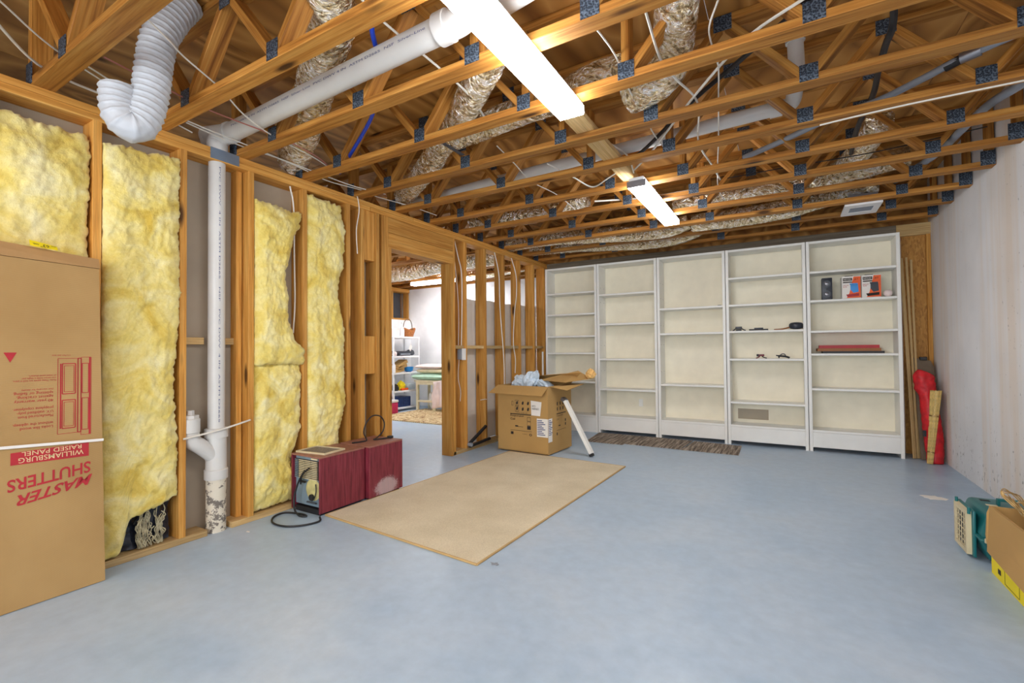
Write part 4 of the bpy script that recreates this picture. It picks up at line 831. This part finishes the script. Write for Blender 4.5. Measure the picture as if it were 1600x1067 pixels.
# ================================================================== BURGUNDY CABINETS
def cabinet(name, label, y0, y1, x0, x1, z0, z1, face, open_end):
    t = thing(name, label, 'cabinet', ((x0+x1)/2, (y0+y1)/2, 0), 'pair of burgundy cabinets')
    box('front_panel', x1-.012, x1, y0, y1, z0, z1-.0125, face, t, .0015, 1)
    box('top_panel', x0, x1, y0, y1, z1-.012, z1, 'burgtop', t, .0015, 1)
    box('back_panel', x0, x0+.012, y0, y1, z0, z1-.0125, 'burg', t)
    box('far_end_panel', x0+.0125, x1-.0125, y1-.012, y1, z0, z1-.0125, 'burg', t)
    box('kickplate', x0+.02, x1-.02, y0+.02, y1-.02, 0, z0+.02, 'black', t)
    if not open_end: box('near_end_panel', x0+.0125, x1-.0125, y0, y0+.012, z0, z1-.0125, 'burg', t)
    return t
t = cabinet('appliance_cabinet', 'burgundy woodgrain cabinet with open grilled end and black cord', 2.125, 2.525, -3.115, -2.80, .018, .412, 'burg', True)
box('inner_casing', -3.10, -2.815, 2.15, 2.50, .05, .398, 'metalgrey', t, .004, 1)
for i in range(11):
    z = .365-i*.0125
    for a, b_ in ((-3.095, -3.06), (-3.05, -2.985), (-2.98, -2.915), (-2.91, -2.85)): box('grille_slat', a, b_, 2.138, 2.1495, z, z+.0055, 'cream' if a > -3.06 else 'metalgrey', t)
box('grille_dark', -3.097, -2.84, 2.1455, 2.1499, .24, .375, 'ink', t)
box('name_strip', -2.90, -2.835, 2.130, 2.137, .385, .395, 'cream', t)
lathe('fan_shroud', [(.0, 0), (.075, 0), (.078, .006), (.06, .012)], 'greenfilm', t, (0, 0, 0), 26)
o = [c for c in t.children if c.name.startswith('fan_shroud')][-1]; o.matrix_basis = Matrix.Translation((-2.90, 2.148, .17)) @ Matrix.Rotation(radians(90), 4, 'X') @ Matrix.Scale(1.0, 4)
cyl('motor', (-2.90, 2.14, .12), (-2.90, 2.125, .12), .022, 'black', t, 14); box('bracket', -2.95, -2.85, 2.128, 2.136, .078, .088, 'darkgrey', t)
tube('inner_wire', [(-2.85, 2.13, .22), (-2.84, 2.125, .17), (-2.86, 2.125, .12), (-2.885, 2.125, .10)], .004, 'black', t, 8, .01); tube('inner_wire', [(-2.97, 2.13, .30), (-3.0, 2.125, .26), (-3.01, 2.125, .20)], .006, 'black', t, 8, .01)
box('cord_cleat', -3.03, -2.96, 2.122, 2.132, .215, .228, 'black', t)
t2 = cabinet('appliance_cabinet', 'burgundy woodgrain cabinet with a white worn patch, nearer the doorway', 2.540, 2.898, -3.10, -2.765, .018, .415, 'burgworn', False)
tag(tube('power_cord', [(-2.90, 2.115, .33), (-2.95, 2.105, .29), (-3.0, 2.10, .22), (-3.03, 2.09, .12), (-3.0, 2.07, .04), (-2.93, 2.06, .008), (-2.88, 2.08, .008), (-2.95, 2.09, .008), (-3.08, 2.05, .008), (-3.07, 1.96, .008), (-2.97, 1.89, .008), (-2.84, 1.89, .008), (-2.75, 1.96, .008), (-2.72, 2.06, .008), (-2.78, 2.11, .010)], .0065, 'black', None, 8, .015), 'black power cord looped on the floor at the open cabinet end', 'cord')
t = thing('power_cord', 'black cord coiled upright on top of the nearer-doorway cabinet', 'cord', (-2.95, 2.75, .415))
tube('cord', [(-2.98, 2.56, .421), (-2.95, 2.64, .421), (-2.97, 2.70, .421), (-2.98, 2.68, .48), (-2.97, 2.69, .55), (-2.96, 2.75, .61), (-2.95, 2.83, .60), (-2.95, 2.875, .54), (-2.95, 2.86, .47), (-2.95, 2.79, .425), (-2.93, 2.74, .422), (-2.90, 2.80, .421), (-2.88, 2.86, .421)], .0055, 'black', t, 8, .012)
box('plug', -2.90, -2.86, 2.855, 2.893, .4155, .436, 'black', t, .005, 2)
t = thing('filter_panel', 'grey mesh filter in a cream frame lying on the open-ended cabinet', 'filter', (-2.98, 2.27, .4125), rot=.12)
V, F = boxg(-.13, .13, -.09, .09, 0, .006); mesh('mesh_pad', V, F, 'filter', t, local=True)
for q in ((-.14, .14, -.1, -.09), (-.14, .14, .09, .1), (-.14, -.13, -.09, .09), (.13, .14, -.09, .09)):
    V, F = boxg(q[0], q[1], q[2], q[3], 0, .012); mesh('frame_rail', V, F, 'cream', t, local=True)

# ================================================================== COIL CARTON
t = thing('coil_carton', 'open brown evaporator coil carton stuffed with plastic at the carpet corner', 'carton', (-2.53, 4.82, 0))
BL, BF, BR, BK = Vector((-2.875, 4.575, .012)), Vector((-2.215, 4.535, .012)), Vector((-2.19, 5.11, .012)), Vector((-2.85, 5.15, .012)); HB = .735
def wall4(name, a, b_, z0, z1, mat, th=.006, inward=None):
    d = (b_-a).normalized(); n_ = Vector((d.y, -d.x, 0))*-th
    V = [a+Vector((0, 0, z0)), b_+Vector((0, 0, z0)), b_+Vector((0, 0, z1)), a+Vector((0, 0, z1))]; V += [v+n_ for v in V]
    return mesh(name, V, [(0, 1, 2, 3), (7, 6, 5, 4), (0, 4, 5, 1), (1, 5, 6, 2), (2, 6, 7, 3), (3, 7, 4, 0)], mat, t)
for a, b_ in ((BL, BF), (BF, BR), (BR, BK), (BK, BL)): wall4('side_wall', a, b_, 0, HB, 'card')
wall4('bottom', BL, BF, 0, .01, 'card', .5)
def flap(name, a, b_, c, d, mat='card'):
    V = [Vector(p) for p in (a, b_, c, d)]; n_ = (V[1]-V[0]).cross(V[3]-V[0]).normalized()*.006; V += [v-n_ for v in V]
    return mesh(name, V, [(0, 1, 2, 3), (7, 6, 5, 4), (0, 4, 5, 1), (1, 5, 6, 2), (2, 6, 7, 3), (3, 7, 4, 0)], mat, t)
zt = HB+.012; up = Vector((0, 0, zt)); g = lambda p, z=zt: (p.x, p.y, z)
flap('front_flap', (-2.935, 4.47, .665), (-2.235, 4.425, .655), g(BF), g(BL))
flap('right_flap', (-2.07, 4.72, .70), (-1.99, 5.02, .755), g(BR), (BF.x+.005, BF.y+.05, zt))
flap('back_flap', g(BK), g(BR), (-2.0, 4.95, .885), (-2.62, 5.02, .83))
flap('lid_flap', (-2.45, 4.82, .80), (-2.12, 4.78, .785), (-1.92, 5.06, .815), (-2.10, 5.12, .90))
E_ = Vector((0, -.0015, 0))
def PF(u, v): return BL+(BF-BL)*u+Vector((0, 0, HB*(v+.07)))+E_+Vector((0, -.001, 0))
rt = (BF-BL).normalized()
text('carton_lettering', 'Evaporator', PF(.265, .452), rt*.185, (0, 0, .026), 'ink', t, .001, bold=.01); text('carton_lettering', 'Coil', PF(.265, .405), rt*.062, (0, 0, .024), 'ink', t, .001, bold=.01)
def rq(u0, u1, v0, v1): return [PF(u0, v0), PF(u1, v0), PF(u1, v1), PF(u0, v1)]
def frameq(u0, u1, v0, v1, w_=.005): return [rq(u0, u1, v0, v0+w_), rq(u0, u1, v1-w_, v1), rq(u0, u0+w_, v0, v1), rq(u1-w_, u1, v0, v1)]
qs = [rq(.26, .68, .490, .503), rq(.265, .69, .245, .25)]
for (u0, v0) in ((.36, .625), (.36, .535)): qs += frameq(u0, u0+.075, v0, v0+.085)
for (u0, v0) in ((.385, .64), (.50, .64), (.605, .64), (.385, .555), (.50, .55), (.605, .55)): qs += [[PF(u0, v0), PF(u0+.03, v0+.01), PF(u0+.035, v0+.05), PF(u0+.012, v0+.055), PF(u0-.005, v0+.03)]]
qs += frameq(.29, .325, .625, .69); qs += frameq(.60, .67, .40, .46)+frameq(.60, .67, .335, .395)+[rq(.60, .67, .275, .33)]+[rq(.36, .42, .305, .325), rq(.42, .52, .305, .31), rq(.27, .325, .185, .225), rq(.50, .60, .20, .203)]
quadprint('carton_print', qs, 'ink', t); text('recycle_mark', 'O', PF(.64, .18), rt*.035, (0, 0, .028), 'ink', t, .001, bold=.03); text('carton_lettering', 'THIS SIDE UP', PF(.38, .512), rt*.15, (0, 0, .009), 'ink', t, .001)
quadprint('shipping_label', [[PF(.685, .495), PF(.855, .49), PF(.885, .70), PF(.675, .715)]], 'label', t, (0, -.0015, 0))
text('label_lettering', 'SHIP TO:\nWAREHOUSE 12', PF(.70, .58), rt*.09, (0, 0, .05), 'ink', t, .004)
quadprint('spec_label', [[PF(.79, .185), PF(1.0, .185), PF(1.0, .455), PF(.79, .455)]], 'label', t, (0, -.0008, 0))
rs = (BR-BF).normalized()
def PR(u, v): return BF+(BR-BF)*u+Vector((.002, 0, HB*(v+.07)))
quadprint('spec_label_side', [[PR(0, .11), PR(.16, .11), PR(.16, .455), PR(0, .455)]], 'label', t)
qs = []
for i in range(9):
    v_ = .42-i*.026; qs += [[PF(.80, v_), PF(.80+.15*(.6+.4*((i*7) % 3)/2), v_), PF(.80+.15*(.6+.4*((i*7) % 3)/2), v_+.012), PF(.80, v_+.012)]]
quadprint('label_print', qs, 'inkblue', t, (0, -.0025, 0))
qs = []
for i in range(9): v_ = .42-i*.026; w_ = .08+.06*((i*5) % 3)/2; qs += [[PR(.02, v_), PR(.02+w_, v_), PR(.02+w_, v_+.012), PR(.02, v_+.012)]]
quadprint('label_print', qs, 'inkblue', t, (.001, 0, 0))
text('carton_lettering', 'Evaporator', PR(.34, .452), rs*.16, (0, 0, .024), 'ink', t, .001); text('carton_lettering', 'Coil', PR(.34, .405), rs*.055, (0, 0, .022), 'ink', t, .001)
def rr(u0, u1, v0, v1): return [PR(u0, v0), PR(u1, v0), PR(u1, v1), PR(u0, v1)]
quadprint('carton_print', [rr(.34, .74, .495, .508), rr(.34, .74, .25, .255), rr(.42, .50, .31, .325), rr(.34, .38, .18, .22), rr(.70, .74, .30, .34), rr(.70, .74, .36, .40)]+[rr(a, a+.035, b_, b_+.05) for a in (.36, .48, .60) for b_ in (.55, .63)], 'ink', t)
# plastic film puffing out, crumpled kraft
def crumple(name, label, cx, cy, cz, rx, ry, rz, mat, seed, cat, tilt=0, am=.3):
    bm = bmesh.new(); bmesh.ops.create_icosphere(bm, subdivisions=4, radius=1)
    for v in bm.verts:
        q = v.co.copy(); k = 1+am*fbm(q+Vector((seed, 0, 0)), 1.1, 2)-am*.9*abs(fbm(q+Vector((0, seed, 0)), 1.7, 3))
        v.co = Vector((q.x*rx, q.y*ry, q.z*rz))*k
    me = bpy.data.meshes.new(name); bm.to_mesh(me); bm.free(); me.materials.append(MT[mat]); o = bpy.data.objects.new(name, me); o.location = (cx, cy, cz); o.rotation_euler = (0, tilt, .3); link(o); return tag(o, label, cat)
crumple('plastic_wrap', 'pale crumpled plastic wrap bulging from the left of the coil carton', -2.72, 4.84, .76, .12, .10, .105, 'film', 2, 'wrap')
crumple('plastic_wrap', 'smooth pale blue plastic wrap peak rising above the coil carton', -2.55, 4.80, .79, .085, .08, .135, 'film', 9, 'wrap', .5)
crumple('plastic_wrap', 'flatter plastic wrap behind the peak in the coil carton', -2.40, 4.86, .73, .12, .09, .06, 'film', 14, 'wrap', .5)
crumple('paper_wad', 'crumpled tan packing paper perched on the coil carton lid flap', -1.925, 5.06, .865, .06, .05, .058, 'kraft', 5, 'paper')
# white metal trim leaning on the carton
t = thing('metal_trim', 'white metal channel leaning against the coil carton', 'channel', (-1.79, 4.73, 0))
beam('channel', (-1.80, 4.735, .035), (-2.125, 4.80, .575), .066, .036, 'shelf', t, up=(1, 0, .6)); beam('bent_end', (-2.125, 4.80, .575), (-2.165, 4.81, .60), .064, .040, 'tin', t, up=(0, 0, 1)); beam('rubber_foot', (-1.795, 4.735, .006), (-1.812, 4.738, .04), .05, .04, 'black', t, up=(1, 0, .6))

# ================================================================== PET CARRIER AND YELLOW CARTON
t = thing('pet_carrier', 'small teal plastic pet carrier with a cream grille door against the right wall', 'pet carrier', (1.1, 3.57, 0))
def taper(name, x0, x1, y0, y1, z0, z1, ins, mat, bev=.02):
    V = [(x0+ins[0], y0+ins[0], z0), (x1-ins[0], y0+ins[0], z0), (x1-ins[0], y1-ins[0], z0), (x0+ins[0], y1-ins[0], z0), (x0+ins[1], y0+ins[1], z1), (x1-ins[1], y0+ins[1], z1), (x1-ins[1], y1-ins[1], z1), (x0+ins[1], y1-ins[1], z1)]
    o = mesh(name, V, [(3, 2, 1, 0), (4, 5, 6, 7), (0, 1, 5, 4), (1, 2, 6, 5), (2, 3, 7, 6), (3, 0, 4, 7)], mat, t)
    bm = bmesh.new(); bm.from_mesh(o.data); bmesh.ops.bevel(bm, geom=bm.edges[:], offset=bev, segments=3, profile=.5, affect='EDGES'); bm.to_mesh(o.data); bm.free(); shade_auto(o, 60); return o
taper('lower_shell', .868, 1.325, 3.345, 3.74, .012, .135, (.04, .0), 'teal'); taper('upper_shell', .868, 1.325, 3.345, 3.74, .137, .272, (.0, .035), 'teal')
box('rim', .860, 1.333, 3.333, 3.752, .128, .143, 'teal', t, .005, 2)
box('latch', .875, .905, 3.322, 3.334, .125, .150, 'cream', t, .003, 1); box('latch', 1.16, 1.20, 3.322, 3.334, .125, .150, 'cream', t, .003, 1)
xd = .832
multi('door_frame', [(xd, xd+.022, 3.44, 3.462, .02, .25), (xd, xd+.022, 3.628, 3.65, .02, .25), (xd, xd+.022, 3.462, 3.628, .02, .042), (xd, xd+.022, 3.462, 3.628, .228, .25)], 'cream', t)
for i in range(3): lum('grille_bar', xd+.004, xd+.008, 3.500+i*.04, 3.504+i*.04, .042, .228, 'cream', t, .0005)
for i in range(5): lum('grille_bar', xd+.004, xd+.008, 3.462, 3.628, .070+i*.031, .074+i*.031, 'cream', t, .0005)
box('interior_shade', xd+.012, xd+.0215, 3.4625, 3.6275, .0425, .2275, 'black', t); box('front_collar', xd+.0225, xd+.036, 3.42, 3.67, .012, .258, 'teal', t, .004, 2)  # black panel stands in for the shade inside the carrier
for y in (3.43, 3.64): cyl('hinge_post', (xd+.01, y, .24), (xd+.01, y, .275), .007, 'teal', t, 10)
lum('handle', .99, 1.19, 3.55, 3.575, .295, .308, 'teal', t); lum('handle_post', .99, 1.0, 3.55, 3.575, .272, .296, 'teal', t); lum('handle_post', 1.18, 1.19, 3.55, 3.575, .272, .296, 'teal', t)
box('cream_inset', 1.03, 1.16, 3.44, 3.52, .270, .2745, 'cream', t, .002, 1); box('vent_slot', .94, .98, 3.62, 3.65, .2705, .2735, 'ink', t); box('vent_slot', .94, .985, 3.53, 3.555, .2705, .2735, 'cream', t); box('vent_slot', .95, .98, 3.46, 3.475, .2705, .2735, 'ink', t)
for i in range(4): box('foot', .93+i*.1, .96+i*.1, 3.44, 3.70, 0, .0125, 'black', t)
t = thing('yellow_carton', 'open brown carton with a yellow printed base at the right edge', 'carton', (1.1, 2.95, 0))
a0, a1, c0, c1 = .886, 1.30, 2.55, 3.275
for q, nm_ in (((a0, a0+.006, c0, c1), 'side_wall'), ((a1-.006, a1, c0, c1), 'side_wall'), ((a0+.006, a1-.006, c0, c0+.006), 'side_wall'), ((a0+.006, a1-.006, c1-.006, c1), 'side_wall')):
    box(nm_, q[0], q[1], q[2], q[3], 0, .335, 'card', t)
box('bottom', a0+.006, a1-.006, c0+.006, c1-.006, .0, .008, 'card', t)
box('yellow_sleeve', a0-.002, a0-.0002, c0, c1, .001, .20, 'yellow', t)
quadprint('sleeve_print', [[(a0-.003, 3.19, .03), (a0-.003, 3.155, .03), (a0-.003, 3.155, .055), (a0-.003, 3.19, .055)]]+[[(a0-.003, ya, .012), (a0-.003, yb, .012), (a0-.003, yb, .015), (a0-.003, ya, .015)] for ya, yb in ((3.11, 2.95), (2.90, 2.7))]+[[(a0-.003, ya, .012), (a0-.003, ya-.004, .012), (a0-.003, ya-.004, .08), (a0-.003, ya, .08)] for ya in (3.11, 2.95, 2.90)], 'ink', t)
def flap2(name, V, mat):
    V = [Vector(p) for p in V]; n_ = (V[1]-V[0]).cross(V[3]-V[0]).normalized()*.005; V += [v-n_ for v in V]
    return mesh(name, V, [(0, 1, 2, 3), (7, 6, 5, 4), (0, 4, 5, 1), (1, 5, 6, 2), (2, 6, 7, 3), (3, 7, 4, 0)], mat, t)
flap2('outer_flap', [(a0-.001, c1, .335), (a0-.001, c0, .335), (.83, c0, .125), (.845, 3.17, .135)], 'card')
flap2('outer_flap', [(a0-.001, c1, .335), (.845, 3.17, .135), (.852, 3.225, .20), (.868, 3.262, .30)], 'card')
# gilded twigs
t = thing('twig_spray', 'bunch of gilded curly twigs sticking out of the yellow carton', 'twigs', (1.1, 3.0, .01))
for k in range(9):
    P_ = [(1.16+.02*random.random(), 2.95, .03)]
    for q in range(1, 10):
        f = q/9; P_.append((1.15-.21*f+.014*sin(q*2.1+k)+.010*random.uniform(-1, 1), 2.95+.24*f+.014*sin(q*1.7+k*2), .03+.37*f+.016*cos(q*2.3+k)+.01*random.uniform(-1, 1)))
    tube('twig', P_, lambda s, a, k=k: max(.0018, .0042-.004*s), 'gold', t, 6, .012)
for k in range(3): tube('curl', [(.985, 3.15, .36), (.945+.01*k, 3.19, .42), (.915, 3.20, .445-.01*k), (.905+.005*k, 3.20, .415), (.935, 3.18, .375+.01*k), (.98, 3.15, .33)], .0028, 'gold', t, 6, .01)
tube('cream_cord', [(1.03, 3.20, .25), (.97, 3.245, .355), (1.0, 3.22, .375), (1.06, 3.15, .30)], .005, 'cream', t, 6, .01)

# ================================================================== FURTHER ROOM
t = thing('storage_shelf', 'white plastic shelving unit seen through the doorway', 'shelving', (-6.56, 6.78, 0))
sh_ = [.07, .39, .735, 1.055, 1.43]
for z in sh_: box('shelf', -6.77, -6.35, 6.43, 7.16, z-.035, z, 'white', t, .006, 1)
for x in (-6.76, -6.385):
    for y in (6.435, 7.13): lum('post', x, x+.03, y, y+.03, 0, 1.42, 'white', t)
t = thing('wicker_basket', 'tan wicker basket with a hoop handle on top of the white shelving', 'basket', (-6.5, 7.0, 1.431))
V = []; F = []
prof = [(.105, 0), (.115, .04), (.13, .08), (.145, .12), (.155, .155)]
for r, z in prof:
    for k in range(24):
        a = 2*pi*k/24; dz = .03*cos(2*a)*(z/.155)**2; V.append((-6.5+r*.8*cos(a), 6.99+r*1.1*sin(a), 1.432+z-dz))
for i in range(4):
    for k in range(24): F.append((i*24+k, i*24+(k+1) % 24, (i+1)*24+(k+1) % 24, (i+1)*24+k))
F.append(tuple(range(23, -1, -1))); o = mesh('body', V, F, 'wicker', t, smooth=True); so = o.modifiers.new('s', 'SOLIDIFY'); so.thickness = .008
tube('handle', [(-6.5, 6.84, 1.56), (-6.5, 6.87, 1.70), (-6.5, 6.93, 1.77), (-6.5, 7.03, 1.775), (-6.5, 7.09, 1.70), (-6.5, 7.11, 1.57)], .008, 'brown', t, 8, .02)
o = lathe('spray_bottle', [(.035, 0), (.042, .01), (.042, .12), (.035, .16), (.016, .20), (.014, .25), (.02, .255), (.02, .28), (.01, .285)], 'white', None, (-6.42, 6.735, 1.431), 18); tag(o, 'white bottle beside the wicker basket', 'bottle')
o = box('small_carton', -6.56, -6.42, 6.47, 6.64, 1.431, 1.58, 'blush', None, .004, 1); tag(o, 'pale carton on the doorway-side end of the top shelf', 'box')
t = thing('printer', 'black desktop device lying on the second shelf from the top', 'printer', (-6.5, 6.8, 1.056))
box('body', -6.70, -6.37, 6.60, 6.92, 1.056, 1.13, 'printer', t, .01, 2); box('tray', -6.42, -6.355, 6.63, 6.90, 1.075, 1.10, 'grey', t, .004, 1); box('lid', -6.69, -6.40, 6.62, 6.90, 1.131, 1.15, 'printer', t, .006, 2)
o = crumple('dark_bag', 'rounded dark bag right of the black desktop device', -6.5, 7.04, 1.12, .10, .09, .065, 'darkgrey', 3, 'bag')
o = beam('paper_card', (-6.43, 6.95, 1.17), (-6.45, 7.03, 1.26), .002, .09, 'label'); tag(o, 'white paper card tilted above the dark bag', 'card')
o = crumple('pink_bundle', 'small pink and white bundle at the near end of the second shelf', -6.42, 6.53, 1.10, .05, .06, .045, 'blush', 8, 'bundle')
t = thing('cardboard_pile', 'tilted pile of small cardboard boxes on the middle shelf', 'boxes', (-6.5, 6.7, .736))
for k, (y, z, r) in enumerate(((6.62, .775, .15), (6.70, .84, .3), (6.72, .90, .45))):
    V, F = boxg(-.13, .09, -.13, .13, -.03, .03); o = mesh('carton', V, F, 'card', t, loc=(0, 0, 0), local=False); o.matrix_basis = Matrix.Translation((-6.47, y, z)) @ Matrix.Rotation(r, 4, 'X')
o = lathe('blue_bowl', [(.05, 0), (.09, .03), (.10, .10), (.095, .10), (.085, .04), (.0, .02)], 'azure', None, (-6.47, 6.96, .736), 20); tag(o, 'bright blue plastic bowl on the middle shelf', 'bowl')
o = lathe('white_bottle', [(.03, 0), (.033, .01), (.033, .14), (.015, .17), (.013, .20)], 'white', None, (-6.41, 6.50, .736), 16); tag(o, 'slim white bottle at the near end of the middle shelf', 'bottle')
o = crumple('yellow_bag', 'yellow and orange snack-coloured bag on the lower shelf', -6.45, 6.72, .475, .07, .11, .10, 'yellow', 4, 'bag')
o = crumple('dark_plant', 'dark speckled bundle at the near end of the lower shelf', -6.42, 6.54, .455, .07, .08, .075, 'ink', 6, 'bundle')
o = box('clear_tub', -6.55, -6.39, 6.86, 7.08, .391, .50, 'film', None, .01, 2); tag(o, 'clear plastic tub at the far end of the lower shelf', 'tub')
o = box('orange_pack', -6.40, -6.36, 6.66, 6.84, .391, .43, 'orange', None, .005, 1); tag(o, 'flat orange pack in front of the yellow bag', 'pack')
t = thing('blue_crate', 'ribbed navy blue crate on the bottom shelf', 'crate', (-6.5, 6.8, .071)); box('bin', -6.68, -6.40, 6.62, 6.95, .071, .26, 'navy', t, .008, 1)
for k in range(8): lum('rib', -6.399, -6.39, 6.635+k*.04, 6.647+k*.04, .08, .25, 'navy', t)
t = thing('cooler', 'pink cooler with a white lid inside the doorway', 'cooler', (-6.32, 6.32, 0)); box('body', -6.47, -6.20, 6.13, 6.40, .0, .20, 'pink', t, .02, 3); box('lid', -6.475, -6.195, 6.125, 6.405, .201, .25, 'white', t, .015, 2); tube('handle', [(-6.33, 6.14, .25), (-6.33, 6.17, .34), (-6.33, 6.36, .34), (-6.33, 6.39, .25)], .01, 'blush', t, 8, .02)
t = thing('cream_table', 'cream painted side table piled with cushions in the further room', 'table', (-5.8, 7.0, 0))
box('top', -6.24, -5.38, 6.86, 7.28, .555, .585, 'creamwood', t, .004, 1); box('apron', -6.20, -5.42, 6.875, 6.89, .50, .5545, 'creamwood', t)
for x, y in ((-6.20, 6.875), (-5.78, 6.875), (-5.46, 6.875), (-6.20, 7.22), (-5.78, 7.22)): lum('leg', x, x+.045, y, y+.045, 0, .499, 'creamwood', t)
for y in (6.885, 7.23): lum('stretcher', -6.154, -5.781, y, y+.03, .16, .20, 'creamwood', t)
def cushion(name, label, cx, cy, z0, a, b_, h, mat, seed):
    V = []; F = []; n = 18
    for s in (1, -1):
        for j in range(n+1):
            for i in range(n+1):
                u, v_ = i/n*2-1, j/n*2-1; hh = h/2*(max(0, (1-u**4)*(1-v_**4)))**.45; q = fbm((u+seed, v_, s), 2, 3)*.01
                V.append((cx+u*a*(1-.04*v_*v_), cy+v_*b_*(1-.04*u*u), z0+h/2+s*(hh+q*(hh > .01))))
    m_ = (n+1)**2
    for j in range(n):
        for i in range(n):
            q = (j*(n+1)+i, j*(n+1)+i+1, (j+1)*(n+1)+i+1, (j+1)*(n+1)+i); F.append(q); F.append(tuple(m_+k for k in q[::-1]))
    return tag(mesh(name, V, F, mat, smooth=True), label, 'cushion', 'cushions piled on the cream table')
cushion('cushion', 'mint green cushion at the bottom of the pile on the cream table', -5.92, 7.05, .585, .42, .20, .13, 'mint', 1)
cushion('cushion', 'cream cushion in the middle of the pile on the cream table', -5.86, 7.05, .715, .36, .19, .09, 'creamwood', 2)
cushion('cushion', 'blush cushion on top of the pile on the cream table', -5.90, 7.03, .80, .34, .18, .09, 'blush', 3)
t = thing('slatted_chair', 'cream slatted chair back behind the cushions', 'chair', (-5.5, 7.35, 0))
for k in range(8): lum('slat', -5.80+k*.06, -5.772+k*.06, 7.36, 7.375, .5, .93, 'creamwood', t)
lum('top_rail', -5.83, -5.33, 7.355, 7.385, .93, .97, 'creamwood', t); lum('seat', -5.83, -5.33, 7.30, 7.42, .46, .50, 'creamwood', t)
for x in (-5.83, -5.37): lum('leg', x, x+.03, 7.36, 7.39, 0, .93, 'creamwood', t)
V = []; F = []
for j in range(16):
    for i in range(10):
        u, v_ = i/9, j/15; V.append((-5.72+.26*u+.08*v_*(u-.2)+.02*sin(v_*9+u*4), 6.82-.04*v_+.02*sin(u*14), .56-.5*v_+.05*u))
for j in range(15):
    for i in range(9): F.append((j*10+i, j*10+i+1, (j+1)*10+i+1, (j+1)*10+i))
o = tag(mesh('draped_cloth', V, F, 'blush', smooth=True), 'pale cloth hanging down the front of the cream table', 'cloth'); o.modifiers.new('s', 'SOLIDIFY').thickness = .008
crumple('white_sack', 'white sack on the floor under the cream table', -5.98, 7.12, .17, .10, .07, .16, 'label', 11, 'sack')
t = thing('patterned_rug', 'tan and cream patterned rug beyond the doorway', 'rug', (-5.4, 6.3, 0)); box('pile', -6.16, -4.3, 5.68, 7.1, .001, .012, 'rug2', t); multi('fringe', [(-6.16+.04*k, -6.14+.04*k, 5.655, 5.68, .001, .006) for k in range(46)], 'cream', t)
